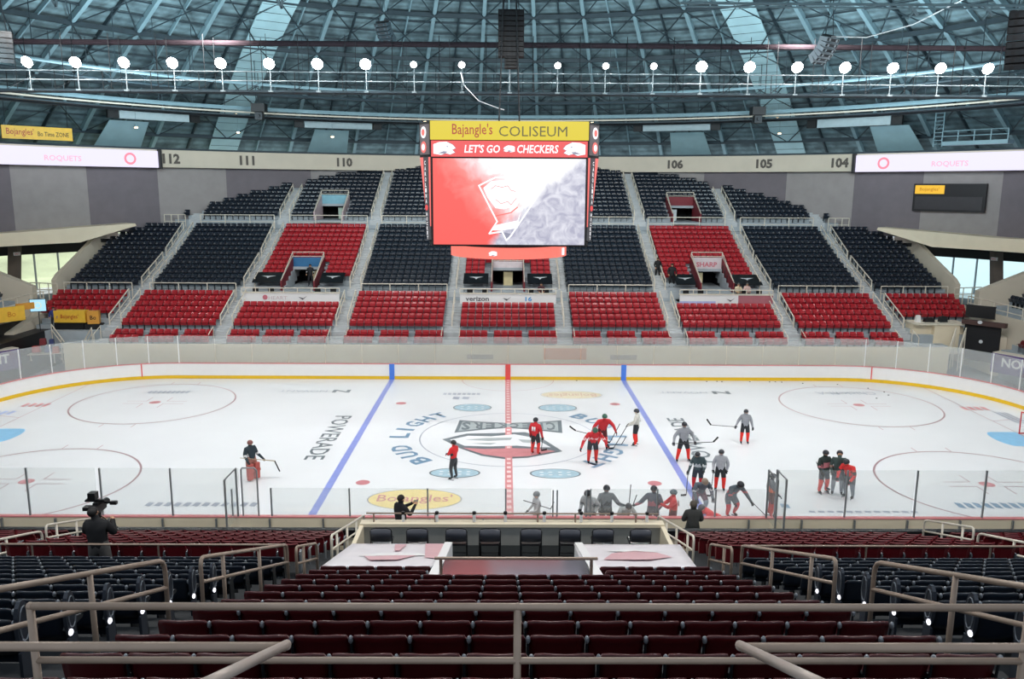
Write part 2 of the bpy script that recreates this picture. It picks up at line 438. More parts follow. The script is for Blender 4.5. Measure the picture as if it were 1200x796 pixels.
mass_seats('red_stadium_seat', red_far + near_red_rest, [M_RED, M_DARK, mat('red_plastic_half_shade', ''), M_ARM], 0, label='rows of red folding seats too small to count across the rink', cat='seat', kind='stuff')
mass_seats('navy_stadium_seat', navy_far + near_navy_rest, [M_NAVY, M_DARK, M_NAVY, M_DARK], 0, label='rows of navy folding seats in the upper tiers across the rink', cat='seat', kind='stuff')
print('near seats', nred, nnav, 'far', len(red_far), len(navy_far))

# ---------------------------------------------------------------- the rink
LX, WY, RC = 30.48, 12.95, 8.53
def rink_path(off=0., n=16):
    """closed outline of the boards, counter-clockwise from the right end of the near side"""
    P = []; r = RC + off
    for cx, cy, a0 in ((LX-RC, -(WY-RC), -90), (LX-RC, WY-RC, 0), (-(LX-RC), WY-RC, 90), (-(LX-RC), -(WY-RC), 180)):
        for k in range(n+1):
            a = math.radians(a0 + 90*k/n); P.append((cx + r*math.cos(a), cy + r*math.sin(a)))
    return P
ground = MB(); ground.box(-70, 70, -60, 70, -.5, -.16); ground.build('floor_arena', M_CONC, kind='structure')
gi = MB(); p = rink_path(.05); gi.add([(x, y, 0) for x, y in p] + [(x, y, -.15) for x, y in p], [tuple(range(len(p)))] + [(i, (i+1) % len(p), (i+1) % len(p)+len(p), i+len(p))[::-1] for i in range(len(p))])
ice = gi.build('floor_ice', M_ICE, kind='structure')
M_LRED = mat('line_red', 'd98f92', .3, var=.05); M_LBLUE = mat('line_blue', '8d9bdc', .3, var=.04); M_CIRC = mat('circle_red', 'a8898e', .3, var=.04)
M_DOT = mat('dot_red', 'c9848a', .3); M_CREASE = mat('crease_blue', '86c4ea', .3); M_INK = mat('ink_grey', '6f7a80', .35, var=.08); M_INKL = mat('ink_light', '9aa2b0', .35)
M_INKB = mat('ink_blue', '7596b0', .35, var=.08); M_YEL = mat('ink_yellow', 'f0dc98', .35); M_YELD = mat('ink_yellow_pale', 'e6dcc0', .35); M_LOGR = mat('logo_red', 'cf8a8e', .35); M_LOGG = mat('logo_grey', 'a8b2b4', .35)
M_POOL = mat('ink_pool', 'a9c6d3', .35, var=.1); M_WICE = mat('ink_white', 'e6e9ec', .3, var=.01)
def flat(name, polys, m, z=.004):
    b = MB()
    for p in polys: b.add([(x, y, z) for x, y in p], [tuple(range(len(p)))])
    return b.build(name, m, ice)
def arc_band(cx, cy, r, w, a0=0, a1=360, n=64):
    out = []
    for k in range(n):
        a = math.radians(a0+(a1-a0)*k/n); b = math.radians(a0+(a1-a0)*(k+1)/n)
        out.append([(cx+(r-w/2)*math.cos(a), cy+(r-w/2)*math.sin(a)), (cx+(r+w/2)*math.cos(a), cy+(r+w/2)*math.sin(a)), (cx+(r+w/2)*math.cos(b), cy+(r+w/2)*math.sin(b)), (cx+(r-w/2)*math.cos(b), cy+(r-w/2)*math.sin(b))])
    return out
def rect(x0, x1, y0, y1): return [(x0, y0), (x1, y0), (x1, y1), (x0, y1)]
def disc(cx, cy, rx, ry=None, n=40): ry = ry or rx; return [(cx+rx*math.cos(2*PI*k/n), cy+ry*math.sin(2*PI*k/n)) for k in range(n)]
for s in (-1, 1): flat('blue_line', [rect(s*7.77-.16, s*7.77+.16, -WY, WY)], M_LBLUE)
flat('centre_line', [rect(-.17, .17, -WY, WY)], M_LRED, .007)
flat('centre_line_dashes', [rect(-.09, .09, -WY+.3+k*.6, -WY+.6+k*.6) for k in range(43)], mat('dash_pale', 'ecd0d0', .3), .010)
for s in (-1, 1):
    flat('goal_line', [rect(s*27.13-.03, s*27.13+.03, -11.6, 11.6)], M_CIRC)
    for t_ in (-1, 1):
        cx, cy = s*21.03, t_*6.71
        flat('faceoff_circle', arc_band(cx, cy, 4.57, .10), M_CIRC)
        flat('faceoff_dot', [disc(cx, cy, .33)], M_DOT)
        q = []
        for a in (-1, 1):
            for b in (-1, 1):
                q.append(rect(cx+a*.6-(0 if a > 0 else 1.2), cx+a*.6+(1.2 if a > 0 else 0), cy+b*.28-.03, cy+b*.28+.03))
                q.append(rect(cx+a*.6-.03, cx+a*.6+.03, cy+b*.28-(0 if b > 0 else .9), cy+b*.28+(.9 if b > 0 else 0)))
                q.append(rect(cx+a*.86-.03, cx+a*.86+.03, cy+b*4.57-(0 if b > 0 else .6), cy+b*4.57+(.6 if b > 0 else 0)))
        flat('hash_marks', q, M_CIRC)
        flat('neutral_dot', [disc(s*6.39, t_*6.71, .31)], M_DOT)
    flat('goal_crease', [[(s*27.1, -1.22)] + [(s*(27.1-1.35-.5*math.cos(math.radians(a))), 1.22*math.sin(math.radians(a))) for a in range(-90, 91, 10)] + [(s*27.1, 1.22)]], M_CREASE)
    for t_ in (-1, 1): flat('trapezoid_line', [[(s*27.13, t_*3.3), (s*27.13, t_*3.37), (s*30.4, t_*4.3), (s*30.4, t_*4.23)]], M_CIRC)
flat('centre_circle', arc_band(0, 0, 4.57, .06, n=80), M_INKL)
flat('referee_crease', arc_band(0, 12.9, 3.05, .05, 180, 360), M_CIRC)
def ice_text(name, s, w_, h_, x, y, rz, m, bold=0., z=.009): return text(name, s, w_, h_, (x, y, z), m, ice, (0, 0, rz), bold=bold)
ice_text('painted_lettering', 'POWERADE', 7.6, .95, -9.25, .1, -PI/2, M_INK, .01)
ice_text('painted_lettering', 'POWERADE', 7.6, .95, 9.35, -.1, PI/2, M_INK, .01)
for sx in (-1, 1):
    ice_text('painted_lettering', 'NOVANT', 3.0, .45, sx*12.0-.9, 9.6, PI, M_INKL)
    ice_text('painted_lettering', 'N', 1.1, .75, sx*12.0+1.5, 9.6, PI, M_INK, .03)
ice_text('painted_lettering', 'Chick-fil-A', 3.8, .75, 21.4, 9.55, PI, M_INKL, .01)
def arc_text(s, r, a0, a1, h_, m):
    n = len(s)
    for k, ch in enumerate(s):
        if ch == ' ': continue
        a = math.radians(a0 + (a1-a0)*(k+.5)/n)
        ice_text('painted_letter', ch, .30 if ch == 'I' else .85, h_, r*math.cos(a), r*math.sin(a), a-PI/2, m, .03)
arc_text('BUD LIGHT', 5.65, 227, 128, 1.0, M_INKB)
arc_text('BUD LIGHT', 5.65, 50, -52, 1.0, M_INKB)
for cx, cy, rx, ry in ((-2.45, -5.45, 1.12, .62), (2.1, -5.5, 1.12, .62), (-2.1, 5.8, 1.1, .8), (2.9, 5.8, 1.1, .8)):
    flat('painted_pool', [disc(cx, cy, rx, ry)], M_POOL); flat('painted_pool_rim', [[(a[0], a[1]) for a in q] for q in [[(cx+(p0[0])*rx, cy+p0[1]*ry) for p0 in seg] for seg in arc_band(0, 0, 1, .07)]], M_INK, .007)
    flat('painted_pool_flecks', [disc(cx + rx*u, cy + ry*v, .1, .06, 10) for u in (-.55, -.2, .2, .55) for v in (-.3, .25)], M_WICE, .010)
for cx, cy, rx, ry, m, mm in ((-3.92, -8.66, 1.98, 1.15, M_YEL, M_LOGR), (3.95, 8.9, 1.95, .95, M_YELD, mat('logo_tan', 'd8b9a4', .35))):
    flat('painted_oval', [disc(cx, cy, rx, ry)], m); flat('painted_oval_rim', [[(cx+p0[0]*rx, cy+p0[1]*ry) for p0 in seg] for seg in arc_band(0, 0, .98, .03)], M_INKL, .007)
    ice_text('painted_lettering', "Bojangles'", 3.1, 1.0, cx, cy, 0 if cy < 0 else PI, mm, .006, .010)
# centre emblem: name board over a diamond, read from the far side
flat('emblem_board', [[(-2.85, .75), (-1.4, 1.3), (0, 1.7), (1.4, 1.3), (2.85, .75), (2.95, 3.2), (1.6, 2.8), (0, 2.6), (-1.6, 2.85), (-2.7, 3.15)]], M_INK, .006)
flat('emblem_board_face', [[(-2.65, 1.05), (-1.4, 1.5), (0, 1.85), (1.4, 1.5), (2.65, 1.05), (2.72, 2.9), (1.6, 2.62), (0, 2.45), (-1.6, 2.65), (-2.52, 2.85)]], M_LOGG, .011)
for k, ch in enumerate('CHECKERS'):
    u = 2.3-4.6*k/7; hh = .75+.75*abs(u/2.3)**1.5; ice_text('emblem_lettering', ch, .48, hh, u, 2.12-.12*abs(u/2.3), PI, M_INK, .04, .014)
flat('emblem_diamond', [[(-3.4, -.4), (-2.8, -1.3), (-2.4, -1.9), (-1.3, -3.05), (-.2, -3.5), (.9, -3.3), (2.65, -2.3), (1.7, -.1), (.9, .9), (-.9, .7), (-2.2, .6)]], M_INK, .005)
flat('emblem_red', [[(-2.3, -1.8), (-1.2, -2.85), (-.2, -3.25), (.9, -3.1), (2.3, -2.3), (1.6, -1.95), (.2, -1.85), (-1.2, -2.0)]], M_LOGR, .012)
flat('emblem_bear', [[(-3.0, -.5), (-2.1, .2), (-.9, .1), (.3, .5), (1.3, -.1), (2.1, -1.7), (1.4, -1.7), (.4, -1.45), (-1.0, -1.6), (-2.2, -1.5)]], M_WICE, .013)
flat('emblem_bear_shade', [[(-2.2, -.5), (-1.2, -.2), (.2, -.1), (.1, -.5), (-1.0, -.7)], [(.5, -.4), (1.2, -.5), (1.4, -1.1), (.7, -.9)], [(-1.9, -1.1), (-.6, -1.0), (-.9, -1.3)]], M_LOGG, .016)
# small blurred marks
def blot(name, x, y, w_, h_, m, n=7):
    ps = []
    for k in range(n):
        u = x - w_/2 + w_*(k+.5)/n; ps.append([(u-w_/n*.36, y-h_*.3), (u+w_/n*.3, y-h_*.5), (u+w_/n*.4, y+h_*.35), (u-w_/n*.25, y+h_*.5)])
    return flat(name, ps, m, .008)
blot('painted_mark', -21.2, 9.2, 2.6, .7, M_INKL, 9)
blot('painted_mark', -28.6, 4.3, 1.3, .9, mat('logo_blue', '9fb0d6', .35), 3); blot('painted_mark', -27.7, 6.0, 1.6, .9, M_LOGR, 4)
blot('painted_mark', 27.6, 6.0, 1.6, .9, M_LOGR, 4); blot('painted_mark', 28.6, 4.0, .8, 2.8, M_INKL, 3)
blot('painted_mark', -2.9, 9.0, 2.4, .55, M_INKL, 8); blot('painted_mark', -2.9, 8.0, 1.2, .7, M_INKL, 2)
blot('painted_mark', -12.5, -9.3, 4.6, .5, M_INKL, 12); blot('painted_mark', 19.8, -9.2, 3.0, .7, M_INKB, 8)
blot('painted_mark', 14.2, -9.9, 4.5, .25, M_INKL, 12); blot('painted_mark', 11.0, -9.3, 1.0, .5, M_INKB, 2)
# boards
def strip(off0, off1, z0, z1, path_n=16):
    a = rink_path(off0, path_n); b = rink_path(off1, path_n); n = len(a); m = MB()
    vs = [(x, y, z0) for x, y in a] + [(x, y, z0) for x, y in b] + [(x, y, z1) for x, y in a] + [(x, y, z1) for x, y in b]; fs = []
    for i in range(n):
        j = (i+1) % n; fs += [(i, j, 2*n+j, 2*n+i), (n+j, n+i, 3*n+i, 3*n+j), (2*n+i, 2*n+j, 3*n+j, 3*n+i), (n+i, n+j, j, i)]
    return m.add(vs, fs)
bd = empty('dasher_boards', (0, 0, 0)); tag(bd, 'white dasher boards with yellow kick strip and red cap around the ice', 'boards')
strip(.0, .12, 0, 1.03).build('board_panels', M_BOARD, bd); strip(-.02, -.002, 0.005, .22).build('kick_strip', M_KICK, bd)
strip(-.03, .16, 1.03, 1.07).build('cap_rail', M_CAPR, bd); strip(.125, .14, 0, 1.02).build('board_backing', M_CREAM, bd)
for x, m in ((-7.77, 'blue'), (7.77, 'blue'), (0, 'red')):
    b = MB(); b.box(x-.17, x+.17, WY-.035, WY-.022, 0.0, 1.06); b.build('line_mark', mat('board_'+m, '4f86e8' if m == 'blue' else 'ea5350', .35), bd)
for x in (-24.3, 24.3):
    y = WY-RC + math.sqrt(RC**2-(abs(x)-(LX-RC))**2); b = MB(); b.box(x-.03, x+.03, y-.06, y-.03, .2, 1.05); b.build('line_mark', mat('board_red', 'ea5350'), bd)
b = MB()
for k in range(24): x = -22+44*k/23; b = MB(); b.box(x-.03, x+.03, -WY-.22, -WY-.14, -.1, 1.0); b.build('board_stud', M_POST, bd)
# glass panes round the rink: each pane with its own upright
def pane(p0, p1, z1, label, group, far, post=True, z0=1.07):
    p0 = Vector((*p0, 0)); p1 = Vector((*p1, 0)); c = (p0+p1)/2; d = p1-p0
    r = empty('rink_glass', (c.x, c.y, z0), math.atan2(d.y, d.x)); tag(r, label, 'rink glass', group)
    L = d.length/2; b = MB(); b.box(-L+.012, L-.012, -.006, .006, .0, z1-z0); b.build('pane', M_GLASSF if far else M_GLASS, r)
    if post: b = MB(); b.box(-L-.025, -L+.025, -.03, .03, 0, z1-z0); b.build('upright', M_WHITE if far == 2 else M_POST, r)
PP = rink_path(.06, 7)
n = len(PP)
for i in range(n):
    a = PP[i]; b_ = PP[(i+1) % n]; L = math.dist(a, b_)
    if L < .1: continue
    if L > 30:                                        # straight sides
        if a[1] > 0:
            k = 18
            for q in range(k):
                u0 = [a[j]+(b_[j]-a[j])*q/k for j in (0, 1)]; u1 = [a[j]+(b_[j]-a[j])*(q+1)/k for j in (0, 1)]
                pane(u0, u1, 2.9, 'clear glass pane above the far straight boards', 'far straight rink glass', 1, post=False)
        else:
            y = a[1]
            for x0 in (-22, -19.6, -17.2, -14.6, -12.1): pane((x0, y), (x0+2.45, y), 2.85, 'tall clear glass pane above the near boards, left of gate', 'tall near rink glass on the left', 0)
            xs = [-8.55, -5.75, -2.95, -.15, 1.5]
            for x0, x1 in zip(xs, xs[1:]): pane((x0, y), (x1, y), 2.12, 'low clear glass pane before the left bench', 'low near rink glass on the left', 0)
            xs = [2.9, 5.3, 7.4, 9.2]
            for x0, x1 in zip(xs, xs[1:]): pane((x0, y), (x1, y), 2.12, 'low clear glass pane before the right bench', 'low near rink glass on the right', 0)
            for x0 in (9.6, 12.1, 14.62, 17.1, 19.6): pane((x0, y), (x0+2.45, y), 2.85, 'tall clear glass pane above the near boards, right of benches', 'tall near rink glass on the right', 0)
    elif a[1] > 0:
        s_ = 'right' if a[0] > 0 else 'left'
        pane(a, b_, 2.9, f'clear glass pane with white upright round the far {s_} corner', f'far {s_} corner glass', 2)
for s_ in (-1, 1):                                    # end glass
    for k in range(4):
        y0 = -4.42+2.21*k; x = s_*(LX+.06)
        pane((x, y0), (x, y0+2.21), 2.9, f'clear end glass pane behind the {"right" if s_ > 0 else "left"} goal line', 'end rink glass', 2)
# returns at the ends of the benches, seen edge-on
for x, L_, lab in ((-9.75, 1.2, 'glass return with rounded frame left of the benches'), (9.25, 1.0, 'nearest-to-centre glass return beside the right tall glass'), (9.55, 1.0, 'outer glass return beside the right tall glass')):
    r = empty('bench_end_glass', (x, -WY-.1, 1.07)); tag(r, lab, 'rink glass')
    b = MB(); b.box(-.006, .006, -L_, 0, 0, 1.75); b.build('pane', M_GLASS, r)
    for q in range(2 if L_ < 2 else 4): b = MB(); yy = -L_*q/(1 if L_ < 2 else 3); b.box(-.03, .03, yy-.03, yy+.03, -.9, 1.8-.0*q); b.build('upright', M_POST, r)
    b = MB(); b.tube([(0, .0, 1.8), (0, -L_, 1.8)], .028, 6); b.build('top_rail', M_POST, r)
r = empty('rink_gate', (-9.3, -WY-.06, 1.07)); tag(r, 'tall arched gate frame in the glass, just left of the benches', 'gate')
b = MB(); b.tube([(-.28, 0, 0), (-.28, 0, 1.74), (-.24, 0, 1.8), (.2, 0, 1.8), (.28, 0, 1.7), (.28, 0, 0)], .03, 8); b.build('frame', M_POST, r)
b = MB(); b.box(-.25, .25, -.006, .006, 0, 1.76); b.build('pane', M_GLASS, r)
for x in (1.55, 1.7, 2.75, -9.95):
    b = MB(); b.box(-.025, .025, -.03, .03, 0, 1.0); o = b.build('stanchion', M_POST); o.location = (x, -WY-.06, 1.07)
    tag(o, {1.55: 'short post left of the open bench door', 1.7: 'short post in the open bench doorway', 2.75: 'short post right of the open bench door', -9.95: 'short dark post left of the arched gate'}[x], 'post')
# goal at the right end
g = empty('hockey_goal', (27.13, 0, 0), -PI/2); tag(g, 'red framed hockey goal with white net on the right goal line', 'goal')
b = MB(); b.tube([(-.915, 0, 0), (-.915, 0, 1.2), (.915, 0, 1.2), (.915, 0, 0)], .035, 8); b.tube([(-.915, 0, .03), (-1.0, .7, .03), (-.5, 1.1, .03), (.5, 1.1, .03), (1.0, .7, .03), (.915, 0, .03)], .03, 6)
b.tube([(-.9, 0, 1.2), (-.8, .5, 1.2), (.8, .5, 1.2), (.9, 0, 1.2)], .02, 6); b.build('goal_frame', mat('goal_red', 'c8303a', .4), g)
b = MB()
for k in range(13):
    x = -.88+1.76*k/12; b.tube([(x, .5, 1.18), (x*1.05, 1.0, .03)], .007, 3)
for k in range(9):
    z = .1+1.05*k/8; y = 1.0-(z/1.2)*.5; b.tube([(-.95, y, z), (.95, y, z)], .007, 3)
for s_ in (-1, 1):
    for k in range(6): b.tube([(s_*.92, .08*k, 1.18), (s_*.98, .16*k, .03)], .007, 3); z = .15+.17*k; b.tube([(s_*.92, 0, z), (s_*.95, 1.0-(z/1.2)*.5, z)], .007, 3)
b.build('net', mat('net_white', 'eceff0', .8), g)
# pucks scattered along the far right boards
for k, (x, y) in enumerate([(13.3, 12.6), (14.0, 12.65), (14.3, 12.55), (16.2, 12.6), (17.5, 12.55), (17.9, 12.6), (18.3, 12.5), (19.6, 12.2), (23.4, 10.9), (24.0, 9.9), (23.9, 9.1), (22.8, 8.3), (21.8, 11.9), (4.6, 12.7)]):
    b = MB(); b.lathe([(.03, 0), (.05, .004), (.05, .026), (.03, .03)], n=10); o = b.build('hockey_puck', M_BLACK); o.location = (x, y, .002)
    tag(o, 'black puck lying near the far right boards' if k < 13 else 'black puck by far boards just right of the right blue line', 'puck', 'pucks near the far right boards' if k < 13 else None)
b = MB(); b.box(-9.2, 9.2, -16.3, -14.98, .24, .75); b.build('floor_bench_riser', M_CONC, kind='structure')
# penalty and players' bench ledge behind the near boards
for s_, (x0, x1) in ((-1, (-8.5, 1.3)), (1, (2.9, 9.4))):
    r = empty('players_bench', ((x0+x1)/2, -14.6, .25)); tag(r, f'long low wooden players bench behind the near {"left" if s_ < 0 else "right"} low glass', 'bench')
    h = (x1-x0)/2; b = MB(); b.box(-h, h, -.16, .16, .40, .45); b.build('seat', M_CREAM, r)
    for q in range(4): b = MB(); x = -h+.3+(2*h-.6)*q/3; b.box(x-.04, x+.04, -.13, .13, 0, .40); b.build('leg', M_DARK, r)

# ---------------------------------------------------------------- ring wall, fascia, lobby
def A(a, r, z): a = math.radians(a); return (r*math.sin(a), r*math.cos(a), z)      # angle from the far axis, clockwise
def ring(name, r0, r1, z0, z1, a0, a1, step, m, parent=None, z0b=None, **kw):
    b = MB(); n = max(1, round(abs(a1-a0)/step)); p = []
    for k in range(n+1):
        a = a0+(a1-a0)*k/n; p += [A(a, r0, z0), A(a, r1, z0), A(a, r1, z1), A(a, r0, z1)]
    fs = [(0, 1, 2, 3), (n*4+3, n*4+2, n*4+1, n*4)]
    for k in range(n):
        for j in range(4): fs.append((k*4+j, k*4+4+j, k*4+4+(j+1) % 4, k*4+(j+1) % 4))
    b.add(p, fs); return b.build(name, m, parent, **kw)
M_WALLA = mat('fabric_wall_lit', 'a09b9a', .95, var=.05, scale=1.2, spec=.1); M_WALLB = mat('fabric_wall_shaded', '7d777c', .95, var=.05, scale=1.2, spec=.1)  # one grey cloth; lit and shaded facets painted as two tones
def weave(m):       # woven panel cloth
    nt = m.node_tree; b = nt.nodes['Principled BSDF']; tc = nt.nodes.new('ShaderNodeTexCoord'); br = nt.nodes.new('ShaderNodeTexBrick')
    br.inputs['Scale'].default_value = 3; br.inputs['Mortar Size'].default_value = .03; bp = nt.nodes.new('ShaderNodeBump'); bp.inputs[0].default_value = .4
    nt.links.new(tc.outputs['Object'], br.inputs['Vector']); nt.links.new(br.outputs[1], bp.inputs['Height']); nt.links.new(bp.outputs[0], b.inputs['Normal'])
weave(M_WALLA); weave(M_WALLB)
edges = [-118, -110.4, -102.8, -95.2, -87.6, -80, -72.6, -65.2, -57.8, -50.3, -42.8, -35.1, -25, -15, 0, 15, 25, 34.9, 42.6, 50, 57.9, 65.2, 72.6, 80, 87.6, 95.2, 102.8, 110.4, 118]
far_wall = empty('wall_ring', (0, 0, 0)); tag(far_wall, kind='structure')
for i, (a, b_) in enumerate(zip(edges, edges[1:])):
    z0 = 8.7 if abs((a+b_)/2) > 42 else 6
    lit_facet = (abs(a+b_)/2) in () or (i % 2 == (0 if a < 0 else 1))
    ring('wall_panel', R_WALL, R_WALL+.3, z0, 14.6, a, b_, 20, M_WALLA if lit_facet else M_WALLB, far_wall)
ring('trim_fascia', 44.6, 45.4, 14.25, 15.75, -118, 118, 4, M_BEIGE, kind='structure')
ring('trim_fascia_shelf', 44.5, 47.5, 15.75, 15.9, -118, 118, 4, M_TEALD, kind='structure')
for s_, nm_ in ((-1, 'left'), (1, 'right')):
    # curved cream eyebrow over the lobby windows
    b = MB(); n = 14; p = []
    for k in range(n+1):
        a = s_*(46.6 + (90-46.6)*k/n); zt = 9.5 - .40*min(1, k/4); zb = 9.3 - 1.18*min(1, k/2)
        p += [A(a, 43.4, zb), A(a, 45.6, zb), A(a, 45.6, zt), A(a, 43.6, zt)]
    fs = [(0, 1, 2, 3), (n*4+3, n*4+2, n*4+1, n*4)] + [(k*4+j, k*4+4+j, k*4+4+(j+1) % 4, k*4+(j+1) % 4) for k in range(n) for j in range(4)]
    b.add(p, fs).build('trim_lobby_band_'+nm_, M_CREAM, kind='structure')
    ring('floor_lobby_'+nm_, 40, 53, 3.0, 3.6, s_*47, s_*90, 4, M_CONC, kind='structure')
    ring('ceiling_lobby_'+nm_, 45.6, 53, 7.9, 8.2, s_*40, s_*90, 4, M_BLACK, kind='structure')
    win = ring('window_'+('1' if s_ < 0 else '2'), 52, 52.05, 3.6, 7.9, s_*40, s_*90, 4, glass_mat('lobby_glass_'+nm_, .05, (1, 1, .98) if s_ < 0 else (.85, .97, 1)), kind='structure')
    ring('trim_lobby_header_'+nm_, 51.6, 51.9, 6.75, 7.9, s_*40, s_*90, 4, M_BLACK, kind='structure')
    for k in range(19):
        a = s_*(44+2.2*k); b = MB(); b.bar(A(a, 51.9, 3.6), A(a, 51.9, 7.9), .12, .12); b.build('window_mullion', M_POST, win)
    b = MB(); b.bar(A(s_*58, 46.5, 3.6), A(s_*57.4, 46.5, 8), .75, .6); b.build('pillar_lobby_'+nm_, mat('pillar_brown', '6a5f58', .7), kind='structure')
    x = A(s_*57.6, 46.0, 7.3); b = MB(); b.box(-.25, .25, -.04, .04, -.13, .13, 0); e = b.build('exit_sign', M_WHITE); e.location = x; e.rotation_euler = (0, 0, -math.radians(s_*57.6))
    tag(e, f'small exit sign on the brown pillar of the {nm_} lobby', 'sign'); text('sign_lettering', 'EXIT', .36, .14, (0, -.05, 0), mat('exit_red', 'd03030'), e)
# outside: lawn on the left, paved forecourt with a pale building on the right
M_LAWN = mat('lawn', 'b4c298', .9, var=.25, scale=.25)
b = MB(); b.add([A(-a, r, z) for r, z in ((53, 3.0), (62, 3.6), (95, 11)) for a in range(30, 101, 10)], [(i*8+j, i*8+j+1, i*8+8+j+1, i*8+8+j) for i in range(2) for j in range(7)]); b.build('ground_lawn', M_LAWN, kind='structure')
b = MB(); b.add([A(a, r, z) for r, z in ((53, 3.2), (100, 3.4)) for a in range(30, 101, 10)], [(j, j+8, j+9, j+1) for j in range(7)]); b.build('ground_forecourt', mat('paving', 'c4ccce', .8), kind='structure')
r = empty('office_building', A(56, 82, 3.3), -math.radians(56)); tag(r, 'pale building with blue windows seen through the right lobby glass', 'building')
b = MB(); b.box(-12, 12, 0, 8, 0, 7); b.box(-12.4, 12.4, -.4, 8.4, 7, 7.4); b.build('wall', mat('pale_render', 'b9cdd6', .6), r)
for i in range(7):
    for z in (.9, 4.1): b = MB(); x = -10.2+3.4*i; b.box(x-1.2, x+1.2, -.06, 0.02, z, z+2); b.build('window', mat('blue_pane', '78b4cc', .1), r)

# ---------------------------------------------------------------- dome
def dome_z(r): return 34.3 - 18.0*(r/50)**2
M_ROOF = bpy.data.materials.new('roof_deck'); M_ROOF.use_nodes = True
nt = M_ROOF.node_tree; bs = nt.nodes['Principled BSDF']; tc = nt.nodes.new('ShaderNodeTexCoord')
no = nt.nodes.new('ShaderNodeTexNoise'); no.inputs['Scale'].default_value = .9; no.inputs['Detail'].default_value = 6
wv = nt.nodes.new('ShaderNodeTexWave'); wv.wave_type = 'RINGS'; wv.rings_direction = 'Z'; wv.inputs['Scale'].default_value = .55; wv.inputs['Distortion'].default_value = .6
rp = nt.nodes.new('ShaderNodeValToRGB'); rp.color_ramp.elements[0].position = .3; rp.color_ramp.elements[0].color = (*rgb('46585f'), 1); rp.color_ramp.elements[1].position = .7; rp.color_ramp.elements[1].color = (*rgb('84a0a8'), 1)
mx = nt.nodes.new('ShaderNodeMixRGB'); mx.blend_type = 'MULTIPLY'; mx.inputs[0].default_value = .32
nt.links.new(tc.outputs['Object'], no.inputs['Vector']); nt.links.new(tc.outputs['Object'], wv.inputs['Vector']); nt.links.new(no.outputs[0], rp.inputs[0])
nt.links.new(rp.outputs[0], mx.inputs[1]); nt.links.new(wv.outputs[0], mx.inputs[2]); nt.links.new(mx.outputs[0], bs.inputs['Base Color']); bs.inputs['Roughness'].default_value = .8
b = MB(); na, nr = 96, 14
for i in range(nr+1):
    r_ = 1+50.5*i/nr
    for j in range(na): a = 2*PI*j/na; b.v.append((r_*math.sin(a), r_*math.cos(a), dome_z(r_)))
for i in range(nr):
    for j in range(na):
        am = (360*(j+.5)/na+180) % 360-180
        if abs(am) > 130 and i > 8: continue
        b.f.append((i*na+j, i*na+(j+1) % na, (i+1)*na+(j+1) % na, (i+1)*na+j)); b.m.append(0)
b.f.append(tuple(range(na))); b.m.append(0)
roof = b.build('ceiling', M_ROOF, kind='structure')
ca, cb = -.35, 0
def rib_curve(a, r0, r1, d, n=14): return [A(a, r0+(r1-r0)*k/n, dome_z(r0+(r1-r0)*k/n)-d) for k in range(n+1)]
for k in range(-19, 20):
    a = (k-.5)*7.53
    if k in (-4, 5): continue
    b = MB(); P = rib_curve(a, 4, 50.5, .32)
    for p, q in zip(P, P[1:]): b.bar(p, q, .30, .42)
    b.build('rib', M_TEAL, roof)
M_PALE = mat('pale_roof_panel', 'a9ccd4', .6, var=.06, scale=1.)
for a in (-4.5*7.53, 4.5*7.53):                                    # wide pale panel bands
    b = MB(); P = rib_curve(a, 8, 51, .55)
    for p, q in zip(P, P[1:]): b.bar(p, q, 2.7, .10)
    for k in range(44):
        r_ = 9+.95*k; p = A(a-1.9*30/max(r_, 20)*1.3, r_, dome_z(r_)-.62); q = A(a+1.9*30/max(r_, 20)*1.3, r_, dome_z(r_)-.62); b.bar(p, q, .03, .03, 1)
    b.build('pale_band', [M_PALE, M_TEALD], roof)
for k in range(-19, 19):                                            # thin secondary ribs between
    a = k*7.53; b = MB(); P = rib_curve(a, 6, 50.5, .25)
    for p, q in zip(P, P[1:]): b.bar(p, q, .10, .3)
    b.build('secondary_rib', M_TEALD if k % 2 else M_TEAL, roof)
for i, r_ in enumerate((14, 20, 26, 31.5, 37, 42.5, 48)):
    b = MB(); P = [A(a, r_, dome_z(r_)-.5) for a in range(-120, 121, 5)]
    for p, q in zip(P, P[1:]): b.bar(p, q, .22, .34)
    b.build('purlin', M_TEALD, roof)
b = MB(); rr = [14, 20, 26, 31.5, 37, 42.5, 48]
for k in range(-16, 16):
    for i in range(6):
        a0, a1 = (k)*7.53-3.76, k*7.53+3.76; 
        p, q = A(a0, rr[i], dome_z(rr[i])-.6), A(a1, rr[i+1], dome_z(rr[i+1])-.6); b.bar(p, q, .07, .07)
        p, q = A(a1, rr[i], dome_z(rr[i])-.6), A(a0, rr[i+1], dome_z(rr[i+1])-.6); b.bar(p, q, .07, .07)
        for u in (.25, .5, .75):
            r_ = rr[i]+(rr[i+1]-rr[i])*u; b.bar(A(a0, r_, dome_z(r_)-.2), A(a1, r_, dome_z(r_)-.2), .06, .12)
b.build('bracing', M_TEALD, roof, kind='stuff')
for a, r0 in ((-46, 47.3), (-22.5, 47.3), (22.9, 47.3), (46.5, 47.3)):      # pale panels low behind the fascia
    b = MB(); b.hexa([A(a-2.4, r0, 15.9), A(a+2.4, r0, 15.9), A(a+2.4, r0+.1, 15.9), A(a-2.4, r0+.1, 15.9), A(a-2.1, r0-3, 18.0), A(a+2.1, r0-3, 18.0), A(a+2.1, r0-2.9, 18.0), A(a-2.1, r0-2.9, 18.0)]); b.build('pale_panel', M_PALE, roof)

